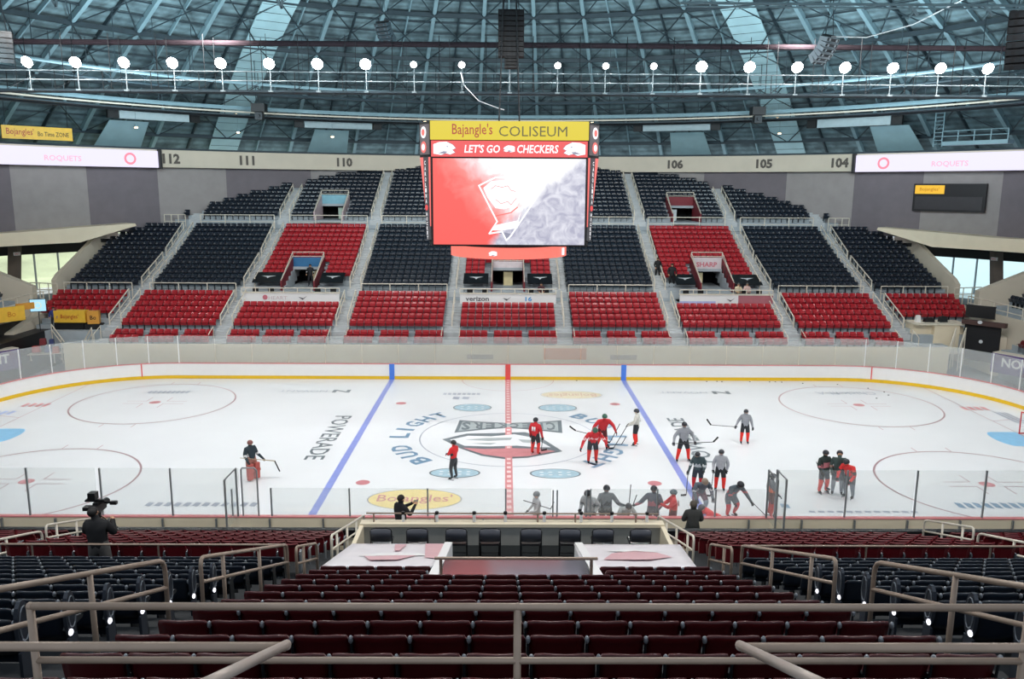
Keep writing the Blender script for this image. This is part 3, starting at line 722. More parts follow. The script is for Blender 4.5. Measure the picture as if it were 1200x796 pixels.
# ---------------------------------------------------------------- catwalks
cw = empty('straight_catwalk', (0, CAT_Y, CAT_Z-1.0)); tag(cw, 'long straight steel catwalk carrying the bright floodlights', 'catwalk')
b = MB(); b.box(-34, 34, -.1, 1.0, -.12, 0); b.build('deck', M_TEALD, cw)
b = MB()
for z in (1.0, .5): b.tube([(-34, -.1, z), (34, -.1, z)], .035, 6)
b.build('top_rail', mat('rail_pale_steel', '8c979b', .7), cw)
b = MB()
for k in range(51): x = -34+1.36*k; b = MB(); b.bar((x, -.1, 0), (x, -.1, 1.0), .04, .04); b.build('rail_post', M_DARK, cw)
b = MB()
for k in range(26): b = MB(); x = -34+2.72*k; b.tube([(x, .9, 0), (x, .9, 3.2)], .025, 5); b.bar((x, -.1, 0), (x+1.36, .9, 1.0), .03, .03); b.bar((x+.6, .9, 0), (x+.6, .9, 3.0), .03, .03); b.build('hanger_rod', M_DARK, cw)
b = MB(); b.tube([(-34, 1.2, 1.75+1.0), (34, 1.2, 1.75+1.0)], .16, 8); o = b.build('roof_pipe', mat('pipe_dark', '3a3136', .95, spec=.1)); o.location = (0, CAT_Y, CAT_Z-1.0); tag(o, 'long dark pipe running across above the floodlights', 'pipe')
b = MB(); b.box(-34, 34, -.2, .2, -.25, -.05)
def floodlight(x, small, lab, grp):
    r = empty('floodlight', (x, CAT_Y-.15, CAT_Z-1.0)); tag(r, lab, 'light', grp)
    b = MB(); b.tube([(0, 0, -.05), (0, 0, 1.25)], .035, 6); b.box(-.13, .13, -.12, .08, -.12, -.03); b.build('pole', mat('rail_pale_steel', ''), r)
    R0 = .2 if small else .34; b = MB()
    prof = [(.07, .18), (.13, .12), (R0*.8, .04), (R0, -.08), (R0*.96, -.08)]
    b.lathe([(a, z) for a, z in prof], n=14); h = b.build('lamp_housing', M_DARK, r); h.location = (0, -.12, 1.45); h.rotation_euler = (math.radians(-62), 0, 0)
    b = MB(); b.ell((0, 0, -.07), (R0*.94, R0*.94, .07), n=16); e = b.build('lamp_glow', mat('lamp_emit_s' if small else 'lamp_emit', 'ffffff', emit=12 if small else 40), h)
for k, x in enumerate(cat_x):
    sm_ = 8 <= k <= 13
    floodlight(x, sm_, f'{"small dim" if sm_ else "bright"} white floodlight on the straight catwalk, {ORD[k+1]} from the left', 'floodlights on the straight catwalk')
rc = empty('ring_catwalk', (0, 0, 0)); tag(rc, 'curved pale steel ring catwalk below the dome', 'catwalk')
for nm_, r_, z, rad, m in (('ring_beam', 38, 19.1, .17, M_TEAL), ('ring_rail', 38.2, 18.8, .07, M_RAILF), ('lower_ring_beam', 39, 18.45, .09, M_DARK)):
    b = MB(); b.tube([A(a, r_, z) for a in range(-100, 101, 4)], rad, 6); b.build(nm_, m, rc)
ring('ring_deck', 38, 39.2, 18.5, 18.6, -100, 100, 4, M_TEALD, rc)
b = MB()
for a in range(-98, 99, 4): b = MB(); b.tube([A(a, 38.4, 18.5), A(a, 38.4, dome_z(38.4)-.3)], .035, 4); b.build('hanger_rod', M_TEALD, rc)
# upper catwalk ring of the dome's lattice
rc2 = empty('inner_ring_truss', (0, 0, 0)); tag(rc2, 'pale inner ring truss above the bright floodlights', 'truss')
b = MB(); b.tube([A(a, 33.5, 20.6) for a in range(-110, 111, 5)], .12, 6); b.build('top_chord', M_TEAL, rc2)
b = MB(); b.tube([A(a, 33.5, 19.9) for a in range(-110, 111, 5)], .09, 6); b.build('bottom_chord', M_TEALD, rc2)
b = MB()
for a in range(-110, 110, 5): b.bar(A(a, 33.5, 19.9), A(a+2.5, 33.5, 20.6), .05, .05); b.bar(A(a+2.5, 33.5, 20.6), A(a+5, 33.5, 19.9), .05, .05); b.bar(A(a, 33.5, 20.6), A(a, 33.5, 24.5), .04, .04)
b.build('web_bars', M_TEALD, rc2)
# pale rolled screens with black loudspeaker boxes at each end
for i, (a, w2, zc, lab) in enumerate(((-43.9, 2.9, 18.5, 'left of the yellow sign corner'), (-22.0, 3.2, 18.5, 'left of the hanging scoreboard'), (21.9, 3.2, 18.5, 'right of the hanging scoreboard'), (43.2, 3.1, 18.4, 'at the right near the platform'))):
    if i == 0: lab = 'above the left end of the section numbers'
    c = A(a, 43, zc); r = empty('rolled_screen', c, -math.radians(a)); tag(r, f'pale rectangular rolled screen box {lab}', 'screen')
    b = MB(); b.box(-w2, w2, -.15, .15, -.42, .42); b.build('casing', mat('screen_pale', 'c2d2d6', .7), r)
    for s_ in (-1, 1): b = MB(); b.box(s_*(w2+.5)-.42, s_*(w2+.5)+.42, -.2, .2, -.42, .45); b.box(s_*(w2+.5)-.36, s_*(w2+.5)+.36, -.23, -.2, -.36, .38); b.build('end_speaker', M_BLACK, r)
    b = MB()
    for x in (-w2*.7, w2*.7): b.tube([(x, 0, .42), (x, 0, 1.8)], .02, 4)
    b.build('hanger', M_DARK, r)
# small warm lamps under the roof
M_WARM = mat('warm_emit', 'ffd9a0', emit=9)
for i, (a, z, w_) in enumerate(((-55.9, 19.0, 'far left'), (-44.9, 19.3, 'second from left on the ring'), (-36.1, 19.1, 'third from left on the ring'), (-46.2, 17.4, 'low, far left near the yellow sign'), (-34.5, 17.4, 'low, between left screens'), (-22.9, 17.3, 'low, under the screen left of scoreboard'), (-11.4, 19.1, 'just left of the scoreboard top'), (11.5, 19.1, 'just right of the scoreboard top'), (35.9, 19.1, 'third from right on the ring'), (34.8, 17.6, 'low, right of the projector'), (47.6, 19.2, 'above the right ribbon board start'), (57.9, 19.0, 'far right'))):
    c = A(a, 42.7 if z < 18.5 else 39.5, z if z < 18.5 else 18.7+.0); r = empty('pendant_lamp', c); tag(r, f'small warm roof lamp {w_}', 'lamp')
    b = MB(); b.lathe([(.03, .3), (.10, .2), (.14, .05), (.13, .0)], n=12); b.tube([(0, 0, .3), (0, 0, 1.2)], .015, 4); b.build('lamp_shade', M_TEAL, r)
    b = MB(); b.ell((0, 0, .0), (.14, .14, .09)); b.build('bulb', M_WARM, r)
# observation platform on the right
c = A(56.5, 43.3, 15.9); r = empty('railed_platform', c, -math.radians(56.5)); tag(r, 'pale railed platform with ladder above the right ribbon board', 'platform')
b = MB(); b.box(-2.6, 2.4, -.4, .6, .25, .55); b.build('deck', M_TEAL, r)
b = MB()
for z in (.95, 1.35): b.tube([(-2.6, -.4, z), (2.4, -.4, z)], .04, 5)
for k in range(5): b.bar((-2.6+1.25*k, -.4, .5), (-2.6+1.25*k, -.4, 1.35), .07, .07)
b.build('rail', M_TEAL, r)
b = MB()
for x in (-3.5, -2.8): b.bar((x, 0, .2), (x, 0, 3.4), .07, .07)
for k in range(10): b.bar((-3.5, 0, .4+.3*k), (-2.8, 0, .4+.3*k), .04, .04)
b.build('ladder', M_TEAL, r)

# ---------------------------------------------------------------- loudspeakers
def line_array(name, loc, rz, n, w_, h_, d, lab, m, curve=.0, hang=1.2, tilt0=0.):
    r = empty(name, loc, rz); tag(r, lab, 'loudspeaker'); z = 0; y = 0; an = tilt0
    for k in range(n):
        b = MB(); b.box(-w_/2, w_/2, -d/2, d/2, -h_/2+.015, h_/2-.015); b.box(-w_/2+.05, w_/2-.05, -d/2-.02, -d/2, -h_/2+.04, h_/2-.04, 1)
        for s_ in (-1, 1): b.tube([(s_*w_*.27, -d/2-.02, 0), (s_*w_*.27, -d/2-.035, 0)], h_*.3, 8, 0)
        o = b.build('speaker_box', [m, M_DARK], r); o.location = (0, y, z); o.rotation_euler = (an, 0, 0)
        z -= h_*math.cos(an); y += h_*math.sin(an)*1.0; an += curve
    b = MB(); b.box(-w_/2, w_/2, -.05, .05, h_/2+.02, h_/2+.12)
    for x in (-w_*.3, w_*.3): b.tube([(x, 0, h_/2+.1), (x*.2, 0, h_/2+hang)], .02, 4)
    b.build('flying_frame', M_DARK, r); return r
line_array('line_array_speaker', (0.03, 1, 20.95), 0, 9, 1.25, .235, .7, 'tall black loudspeaker stack hanging above the scoreboard', M_BLACK, 0, 3.0)
line_array('line_array_speaker', (0.03, 1, 18.95), 0, 4, .62, .15, .5, 'small tapered black speaker column under the big central stack', M_BLACK, 0, .2)
line_array('curved_line_array', (17.4, 6, 20.75), .6, 6, 1.1, .24, .5, 'grey curved loudspeaker array hanging upper right', mat('speaker_grey', '9aa2a8', .5), .16, 2.2, .3)
line_array('curved_line_array', (-8.9, 20, 23.9), -.5, 6, 1.1, .24, .5, 'dark curved loudspeaker array hanging upper left of centre', M_TEALD, .16, 2.2, .3)
line_array('line_array_speaker', (21.5, -5, 19.9), -.6, 8, 1.3, .28, .7, 'large black loudspeaker stack cut by the right picture edge', M_BLACK, .05, 2.5)
line_array('line_array_speaker', (-26.4, 4, 20.3), .6, 6, 1.0, .24, .5, 'dark loudspeaker stack at the upper left picture edge', M_BLACK, .05, 2.5)
for x, lab in ((-20.7, 'dark projector box hanging left of the scoreboard, below the ring catwalk'), (20.8, 'dark projector box hanging right of the scoreboard, below the ring catwalk')):
    r = empty('projector', (x, 30, 18.85)); tag(r, lab, 'projector'); b = MB(); b.box(-.55, .55, -.5, .5, -.1, .55); b.build('housing', M_BLACK, r)
    b = MB(); b.box(-.3, .3, -.35, .35, -.75, -.15); b.tube([(0, -.35, -.45), (0, -.5, -.45)], .14, 10); b.build('lens_unit', M_DARK, r); b = MB(); b.tube([(0, 0, .5), (0, 0, 3)], .03, 5); b.build('drop_pipe', M_DARK, r)
# near overhead truss just touching the top of the frame on the right
r = empty('near_truss', (14, -10, 19.25)); tag(r, 'pale horizontal steel truss along the upper right edge', 'truss')
b = MB(); b.tube([(-8, 0, 0), (6, 0, 0)], .05, 6); b.build('chord', M_TEAL, r)
b = MB(); b.tube([(-8, 0, -.12), (6, 0, -.12)], .03, 6); b.build('chord', M_TEAL, r)
for x in (.2, 2.9, 4.4): b = MB(); b.bar((x, 0, 0), (x+.35, 0, -.0-.35), .08, .08); b.bar((x+.35, 0, 0), (x, 0, -.5), .05, .05); b.build('bracket', M_TEAL, r)
for x, lab in ((-16.6, 'pale steel bracket at the top left corner'), (-8.6, 'small pale steel bracket at the top, left of centre')):
    b = MB(); b.bar((0, 0, .4), (.4, 0, -.35), .07, .07); b.bar((.4, 0, -.35), (.45, 0, .4), .07, .07); b.bar((-.1, 0, .4), (.6, 0, .4), .07, .07); o = b.build('steel_bracket', M_TEAL); o.location = (x, -10, 19.3); tag(o, lab, 'bracket')
b = MB(); P = [(17.5, 6, 20.9), (19, 5, 20.7), (20.5, 3, 21.0), (22, 0, 21.9), (23, -2, 22.8)]; b.tube(P, .03, 6); b.build('cable', M_WHITE, label='white cable sagging from the grey curved speaker array', cat='cable')
b = MB(); P = [(-2.8, 8, 19.2), (-2.5, 6, 18.2), (-1.6, 3, 17.1), (-.7, 1, 16.6), (-.3, 0, 16.4)]; b.tube(P, .025, 6); b.build('cable', M_WHITE, label='white cable dropping from the catwalk to the scoreboard top', cat='cable')

# ---------------------------------------------------------------- scoreboard
def screen_mat(name, build):
    m = bpy.data.materials.new(name); m.use_nodes = True; nt = m.node_tree; b = nt.nodes['Principled BSDF']; b.inputs['Base Color'].default_value = (.01, .01, .01, 1); b.inputs['Roughness'].default_value = .3
    col = build(nt); nt.links.new(col, b.inputs['Emission Color']); b.inputs['Emission Strength'].default_value = 1.0; return m
def main_screen(nt):
    tc = nt.nodes.new('ShaderNodeTexCoord'); sp = nt.nodes.new('ShaderNodeSeparateXYZ'); nt.links.new(tc.outputs['Object'], sp.inputs[0])
    n = nt.nodes.new('ShaderNodeTexNoise'); n.inputs['Scale'].default_value = .9; n.inputs['Detail'].default_value = 4; n.inputs['Distortion'].default_value = 1.2
    nt.links.new(tc.outputs['Object'], n.inputs['Vector'])
    def mth(op, a, b_):
        q = nt.nodes.new('ShaderNodeMath'); q.operation = op
        for i, v in enumerate((a, b_)):
            if isinstance(v, (int, float)): q.inputs[i].default_value = v
            else: nt.links.new(v, q.inputs[i])
        return q.outputs[0]
    t_ = mth('ADD', mth('MULTIPLY', sp.outputs[0], .22), mth('MULTIPLY', sp.outputs[2], .17)); t_ = mth('ADD', t_, mth('MULTIPLY', mth('SUBTRACT', n.outputs[0], .5), .7)); t_ = mth('ADD', t_, .5)
    r = nt.nodes.new('ShaderNodeValToRGB'); e = r.color_ramp.elements; e[0].position = .02; e[0].color = (*rgb('f0605a'), 1); e[1].position = .95; e[1].color = (*rgb('fdfdff'), 1)
    for p_, c_ in ((.30, 'f08a84'), (.46, 'f6c4c6'), (.60, 'ffffff')): q = e.new(p_); q.color = (*rgb(c_), 1)
    nt.links.new(t_, r.inputs[0])
    # grey lower right
    g = mth('SUBTRACT', mth('MULTIPLY', sp.outputs[0], .34), mth('MULTIPLY', sp.outputs[2], .38)); g = mth('ADD', g, mth('MULTIPLY', mth('SUBTRACT', n.outputs[0], .5), .35))
    r2 = nt.nodes.new('ShaderNodeValToRGB'); r2.color_ramp.elements[0].position = .28; r2.color_ramp.elements[0].color = (0, 0, 0, 1); r2.color_ramp.elements[1].position = .45; r2.color_ramp.elements[1].color = (1, 1, 1, 1); nt.links.new(g, r2.inputs[0])
    n2 = nt.nodes.new('ShaderNodeTexNoise'); n2.inputs['Scale'].default_value = 1.6; n2.inputs['Detail'].default_value = 5; n2.inputs['Distortion'].default_value = 2; nt.links.new(tc.outputs['Object'], n2.inputs['Vector'])
    r3 = nt.nodes.new('ShaderNodeValToRGB'); r3.color_ramp.elements[0].position = .35; r3.color_ramp.elements[0].color = (*rgb('a9a9bd'), 1); r3.color_ramp.elements[1].position = .7; r3.color_ramp.elements[1].color = (*rgb('dcdce6'), 1); nt.links.new(n2.outputs[0], r3.inputs[0])
    mx = nt.nodes.new('ShaderNodeMixRGB'); nt.links.new(r2.outputs[0], mx.inputs[0]); nt.links.new(r.outputs[0], mx.inputs[1]); nt.links.new(r3.outputs[0], mx.inputs[2]); return mx.outputs[0]
E_RED = mat('emit_red', 'f0706a', emit=1.0); E_REDD = mat('emit_red_deep', 'e04a4c', emit=1.0); E_WHITE = mat('emit_white', 'fbfbff', emit=1.05); E_GREY = mat('emit_grey', '8a8ca0', emit=1.0); E_DARK = mat('emit_dark', '3a3438', emit=.6)
sb = empty('scoreboard', (-.04, 0, 9.45)); tag(sb, 'large hanging centre scoreboard with screens, yellow name band and red ring', 'scoreboard')
YF = -3.2
b = MB()
hull = lambda w1, w2, y1, y2: [(-w1, -y1), (w1, -y1), (w2, -y2), (w2, y2), (w1, y1), (-w1, y1), (-w2, y2), (-w2, -y2)]
lo_, mi_, hi_ = hull(3.52, 3.62, 3.15, 2.9), hull(3.52, 4.12, 3.15, 2.2), hull(3.52, 4.12, 3.15, 2.2)
L8 = [(x, y, .62) for x, y in lo_] + [(x, y, 4.7) for x, y in mi_] + [(x, y, 6.15) for x, y in hi_]
b.add(L8, [tuple(range(7, -1, -1)), tuple(range(16, 24))] + [(k*8+j, k*8+(j+1) % 8, k*8+8+(j+1) % 8, k*8+8+j) for k in (0, 1) for j in range(8)]); b.build('cabinet', M_BLACK, sb)
b = MB(); b.box(-3.44, 3.44, YF-.02, YF+.06, .70, 4.55); o = b.build('video_screen', screen_mat('main_screen', main_screen), sb)
o.data.transform(Matrix.Translation((0, -YF, -2.6))); o.location = (0, YF, 2.6)
scr = o
def poly_xz(name, polys, m, y, parent):
    b = MB()
    for p in polys: b.add([(x, y, z) for x, z in p], [tuple(range(len(p)))])
    return b.build(name, m, parent)
def outline(pts, w_, closed=True):
    out = []; n = len(pts)
    for i in range(n if closed else n-1):
        p, q = Vector(pts[i]), Vector(pts[(i+1) % n]); d = (q-p).normalized(); e = Vector((-d.y, d.x))*w_/2; out.append([tuple(p-e-d*w_*.3), tuple(q-e+d*w_*.3), tuple(q+e+d*w_*.3), tuple(p+e-d*w_*.3)])
    return out
sx = lambda px: (px-462)/100; sz = lambda pz: (460-pz)/100          # drawing grid of the emblem
D = [(325,385),(400,348),(510,345),(590,430),(470,610),(450,630),(430,590),(372,600),(408,545)]
poly_xz('emblem_outline', outline([(sx(x), sz(z)) for x, z in D], .07), E_WHITE, -.035, scr)
poly_xz('emblem_bear', [[(sx(x), sz(z)) for x, z in [(345,395),(380,365),(440,360),(500,380),(520,430),(500,470),(440,490),(400,485),(365,440)]], [(sx(x), sz(z)) for x, z in [(385,585),(405,560),(500,540),(515,500),(500,575),(430,585)]]], E_WHITE, -.032, scr)
poly_xz('emblem_detail', outline([(sx(x), sz(z)) for x, z in [(380,400),(400,385),(430,392),(455,385),(470,405),(490,410)]], .025, False) + outline([(sx(x), sz(z)) for x, z in [(400,445),(425,465),(455,455),(470,470),(495,440)]], .025, False) + outline([(sx(x), sz(z)) for x, z in [(400,520),(470,505),(500,480)]], .05, False), E_RED, -.040, scr)
poly_xz('emblem_grey', [[(sx(x), sz(z)) for x, z in [(418,600),(430,600),(450,632),(470,600),(420,590)]]], E_GREY, -.028, scr)
b = MB(); b.box(-3.50, 3.50, YF-.06, YF+.06, 4.62, 5.32); b.build('message_band', E_REDD, sb)
text('band_lettering', "LET'S GO", 1.6, .36, (-1.22, YF-.075, 4.97), E_WHITE, sb, shear=.15, bold=.02)
text('band_lettering', 'CHECKERS', 1.85, .36, (1.27, YF-.075, 4.97), E_WHITE, sb, shear=.15, bold=.02)
def bear(name, cx, cz, s, fl, parent, y, m1, m2):
    P = [(-1, -.6), (-1, .5), (-.5, .75), (.2, .8), (.75, .45), (1, .05), (.7, -.15), (.95, -.45), (.5, -.7), (.1, -.55), (-.3, -.75)]
    poly_xz(name, [[(cx+fl*x*s, cz+z*s*.75) for x, z in P]], m1, y, parent)
    poly_xz(name+'_lines', outline([(cx+fl*x*s, cz+z*s*.75) for x, z in P[3:]], .03*s, False) + [[(cx+fl*x*s, cz+z*s*.75) for x, z in [(.1, .25), (.35, .3), (.3, .15)]], [(cx+fl*x*s, cz+z*s*.75) for x, z in [(-.6, -.55), (-.1, -.3), (.3, -.35), (0, -.6)]]], m2, y-.004, parent)
bear('bear_emblem', -2.9, 4.97, .5, 1, sb, YF-.066, E_WHITE, E_GREY); bear('bear_emblem', 2.9, 4.97, .5, -1, sb, YF-.066, E_WHITE, E_GREY); bear('bear_emblem', -.02, 4.97, .26, -1, sb, YF-.066, E_WHITE, E_GREY)
b = MB(); b.box(-3.54, 3.54, YF-.06, YF+.06, 5.36, 6.18); b.build('name_band', mat('name_yellow', 'd2be10', emit=1.0), sb)
text('name_lettering', 'Bajangle\'s', 1.8, .62, (-1.66, YF-.075, 5.76), mat('emit_crimson', 'a82c18', emit=.9), sb, bold=.006)
text('name_lettering', 'COLISEUM', 3.05, .44, (1.05, YF-.075, 5.74), mat('emit_brown', '5a5420', emit=.9), sb, bold=.0)
for s_ in (-1, 1):                                                 # angled side panels
    p0, p1 = (s_*3.56, -3.13), (s_*4.10, -2.25); dx, dy = p1[0]-p0[0], p1[1]-p0[1]; L_ = math.hypot(dx, dy); nx, ny = (dy/L_, -dx/L_) if s_ > 0 else (-dy/L_, dx/L_)
    if ny > 0: nx, ny = -nx, -ny
    def W_(u, z, o_=.03): return (p0[0]+dx*u+nx*o_, p0[1]+dy*u+ny*o_, z)
    def quad(name, u0, u1, v0, v1, z0, z1, m, o_=.03):
        b = MB(); b.add([W_(u0, z0, o_), W_(u1, z0, o_), W_(v1, z1, o_), W_(v0, z1, o_), W_(u0, z0, -.02), W_(u1, z0, -.02), W_(v1, z1, -.02), W_(v0, z1, -.02)], [(0,1,2,3),(7,6,5,4),(0,4,5,1),(1,5,6,2),(2,6,7,3),(3,7,4,0)]); return b.build(name, m, sb)
    quad('side_panel', .08, .92, .08, .92, 4.72, 6.05, mat('emit_dim', '6a6468', emit=.7), .035)
    quad('side_banner', .02, .16, .02, .95, 1.0, 4.6, E_RED, .03)
    quad('side_strip', .0, .35, .12, .60, .9, 4.6, mat('emit_char', '3c3a40', emit=.8), .045)
    an = math.atan2(dy, dx) if s_ > 0 else math.atan2(-dy, -dx)
    for q, ch in enumerate('CAROLINA'): c = W_(.38-.012*q, 4.35-.245*q, .07); text('side_letter', ch, .13, .19, c, E_WHITE, sb, (PI/2, 0, an), bold=.03)
    for q, ch in enumerate('HOCKEY'): c = W_(.26-.012*q, 2.05-.21*q, .07); text('side_letter', ch, .12, .16, c, E_WHITE, sb, (PI/2, 0, an), bold=.03)
    for z_, m_ in ((5.7, E_WHITE), (5.05, E_RED)):
        c = W_(.5, z_, .06); b = MB(); b.tube([(0, 0, 0), (0, -.02, 0)], .26, 14); o = b.build('side_emblem', m_, sb); o.location = c; o.rotation_euler = (0, 0, an)
        b = MB(); b.tube([(0, -.02, 0), (0, -.035, 0)], .15, 12); q_ = b.build('emblem_core', E_RED if m_ is E_WHITE else E_WHITE, o)
    c = W_(.28, 2.35, .06); b = MB(); b.tube([(0, 0, 0), (0, -.02, 0)], .13, 12); o = b.build('side_emblem', E_REDD, sb); o.location = c; o.rotation_euler = (0, 0, an)
b = MB(); n = 40
prof = [(2.86, -.0), (2.86, .50), (2.7, .52), (2.7, -.02)]
vs = [(r_*math.cos(2*PI*j/n), r_*math.sin(2*PI*j/n), z) for r_, z in prof for j in range(n)]
b.add(vs, [(i*n+j, i*n+(j+1) % n, ((i+1) % 4)*n+(j+1) % n, ((i+1) % 4)*n+j) for i in range(4) for j in range(n)]); b.build('ring_display', mat('emit_coral', 'f57a6c', emit=1.0), sb)
b = MB(); b.lathe([(2.2, .0), (2.6, .3), (2.65, .7)], n=24); b.build('ring_core', M_BLACK, sb)
bear('ring_emblem', -.75, .25, .2, -1, sb, -2.80, E_WHITE, E_GREY); 
b = MB(); b.box(-.10, .10, -.02, .02, -.17, .17); o = b.build('ring_mark', E_WHITE, sb); o.location = (2.62, -1.25, .26); o.rotation_euler = (0, 0, 1.1)
b = MB()
for x in (-.5, .5):
    for y in (-.5, .5): b.tube([(x, y, 6.1), (x*.6, y*.6, 12)], .035, 5)
b.box(-1.3, 1.3, -1.3, 1.3, 6.15, 6.3); b.build('hoist_frame', M_DARK, sb)

# ---------------------------------------------------------------- signs on the fascia
def on_ring(a, r, z): return A(a, r, z), (PI/2, 0, -math.radians(a))
for (s, px_a), w_ in zip((('112', -41.6), ('111', -32.9), ('110', -21.0), ('106', 21.6), ('105', 32.5), ('104', 41.3)), ('farthest left', 'second from left', 'just left of the scoreboard', 'just right of the scoreboard', 'second from right', 'farthest right')):
    loc, rot = on_ring(px_a, 44.52, 15.0)
    text('section_number', s, 1.5 if s != '111' else 1.35, .86, loc, mat('number_dark', '5a534c', .6), None, rot, bold=.045, label=f'dark numerals {w_} on the beige fascia', cat='number')
for s_, nm_ in ((-1, 'left'), (1, 'right')):
    rb = ring('ribbon_board', 44.25, 44.5, 14.2, 15.6, s_*43.2, s_*75, 2, mat('emit_ribbon', 'e4e0fa', emit=1.0)); tag(rb, f'long curved white led ribbon board on the {nm_} fascia', 'ribbon board')
    b = MB(); p_ = A(s_*43.0, 44.2, 0); b.box(-.12, .12, -.15, .3, 14.1, 15.75); o = b.build('end_cap', M_BLACK, rb); o.location = (p_[0], p_[1], 0); o.rotation_euler = (0, 0, -math.radians(s_*43))
    loc, rot = on_ring(s_*53.3, 44.18, 14.75); text('ribbon_lettering', 'ROQUETS', 2.9, .5, loc, mat('emit_pink', 'f3b6cc', emit=1.0), rb, rot, bold=.02)
    loc, rot = on_ring(s_*46.3, 44.18, 14.9); b = MB(); b.tube([(0, 0, 0), (0, -.02, 0)], .5, 18); b.tube([(0, -.02, 0), (0, -.03, 0)], .32, 18, 1); o = b.build('ribbon_emblem', [mat('emit_pink2', 'f08a9c', emit=1.0), mat('emit_ribbon', '')], rb); o.location = loc; o.rotation_euler = (0, 0, rot[2])
r = empty('hanging_banner_sign', A(-56.4, 43, 16.55), math.radians(56.4)-.12); tag(r, 'yellow hanging banner sign above the left ribbon board', 'sign')
b = MB(); b.box(-2.5, 2.5, -.05, .05, -.48, .48); b.build('panel', mat('sign_yellow', 'f0c040', .5), r)
text('sign_lettering', "Bojangles'", 1.9, .62, (-1.25, -.06, 0), mat('sign_red', 'b02a20', .5), r, bold=.006); text('sign_lettering', 'Bo Time ZONE', 2.25, .34, (1.1, -.06, -.05), mat('sign_brown', '4a3010', .5), r, bold=.01)
b = MB(); b.tube([(-2.2, 0, .48), (-2.2, 0, 2.2)], .02, 4); b.tube([(2.2, 0, .48), (2.2, 0, 2.2)], .02, 4); b.build('hanger', M_DARK, r)
r = empty('auxiliary_scoreboard', A(53.0, 45.1, 12.05), -math.radians(53.0)); tag(r, 'dark auxiliary scoreboard on the right curtain wall with yellow corner panel', 'scoreboard')
b = MB(); b.box(-2.9, 2.9, -.12, .12, -1.1, 1.15); b.build('cabinet', mat('sb_black', '1d1c20', .5), r)
b = MB(); b.box(-2.7, 2.7, -.15, -.12, -.95, .1); b.build('display_face', mat('sb_grey', '3c3a3e', .4), r)
b = MB(); b.box(-2.75, -.35, -.17, -.12, .32, 1.02); b.build('sponsor_panel', mat('emit_yellow', 'f6c030', emit=.9), r); text('panel_lettering', "Bojangles'", 1.6, .36, (-1.55, -.19, .67), mat('sign_orange', 'd07a20', .5), r)

# ---------------------------------------------------------------- tunnels in the far stand
mat('sign_char', '55555e', .5); mat('sharp_pink', 'cf7684', .5); mat('sign_brown', '4a3010', .5); mat('sign_orange', 'd07a20', .5)
M_MAR = mat('maroon_paint', '7a2530', .6); M_TUN = mat('tunnel_dark', '15161a', .8); M_DOORL = mat('tunnel_light', 'e8f2f6', .6)
def far_vom(c, y0, y1, zf, ztop, zhead, hdr_m, hdr_txt, wall_m, door_m, lab, txt_m=None):
    r = empty('stand_tunnel', (c, 0, 0)); tag(r, lab, 'tunnel'); V = VW
    b = MB()
    for s_ in (-1, 1): b = MB(); b.hexa([(s_*V-.06, y0, zf), (s_*V+.06, y0, zf), (s_*V+.06, y1+.2, zf), (s_*V-.06, y1+.2, zf), (s_*V-.06, y0, zf+.75), (s_*V+.06, y0, zf+.75), (s_*V+.06, y1+.2, ztop), (s_*V-.06, y1+.2, ztop)]); b.build('side_wall', wall_m, r)
    b = MB(); b.box(-V, V, y1, y1+.15, zhead, ztop); b.build('header', hdr_m, r)
    b = MB(); b.box(-V, V, y0-.2, y1+3.2, zf-.2, zf); b.build('tunnel_floor', M_CONC, r)
    b = MB(); b.box(-V, V, y1+3.0, y1+3.1, zf, zhead); b.box(-V-.05, -V, y1, y1+3.1, zf, zhead); b.box(V, V+.05, y1, y1+3.1, zf, zhead); b.box(-V, V, y1, y1+3.1, zhead, zhead+.05); b.build('tunnel_lining', M_TUN, r)
    dx = .2 if c < -1 else (-.95 if c > 1 else -.35)
    b = MB(); b.box(dx, dx+.75, y1+.35, y1+.42, zf, zhead-.15); b.build('door_leaf', door_m, r)
    b = MB()
    for s_ in (-1, 1): b.tube([(s_*V, y0, zf+.78), (s_*V, y1+.15, ztop+.15)], .04, 5)
    b.tube([(-V, y1+.1, ztop+.42), (V, y1+.1, ztop+.42)], .035, 5); b.tube([(-V, y1+.1, ztop+.08), (V, y1+.1, ztop+.08)], .03, 5)
    for s_ in (-1, 1): b.tube([(s_*V, y1+.1, ztop), (s_*V, y1+.1, ztop+.42)], .035, 5); b.tube([(s_*V, y0, zf+.78), (s_*V, y1+.1, ztop+.42)], .035, 5)
    b.build('guard_rail', M_RAILF, r)
    if hdr_txt: text('header_lettering', hdr_txt, 1.7, .4, (0, y1-.01, (zhead+ztop)/2), txt_m or mat('sign_white', 'f2f4f6', .5), r, bold=.03)
    return r
far_vom(-16.25, 22.5, 26.3, 4.75, 7.0, 6.03, mat('header_blue', '2f6f9f', .5), 'e 0000' if False else '', M_MAR, mat('door_cream', 'e6dcae', .6), 'left lower tunnel opening with blue header panel in the red seats')
far_vom(0, 22.5, 26.3, 4.75, 6.75, 6.03, mat('header_pale', 'd6ccd0', .5), '', M_MAR, mat('door_cream', ''), 'centre tunnel opening below the red scoreboard ring')
far_vom(16.25, 22.5, 26.3, 4.75, 7.15, 6.03, mat('header_pale', ''), 'SHARP', M_MAR, mat('door_cream', ''), 'right lower tunnel opening with pale header panel lettered in pink', mat('sharp_pink', 'cf7684', .5))
far_vom(-16.1, 33.9, 37.1, 9.69, 11.9, 10.88, mat('header_teal', '7fb4c4', .5), '', mat('wall_pink', 'c9b4b8', .6), mat('door_green', 'c4d8c8', .6), 'left upper tunnel opening with teal header in the navy seats')
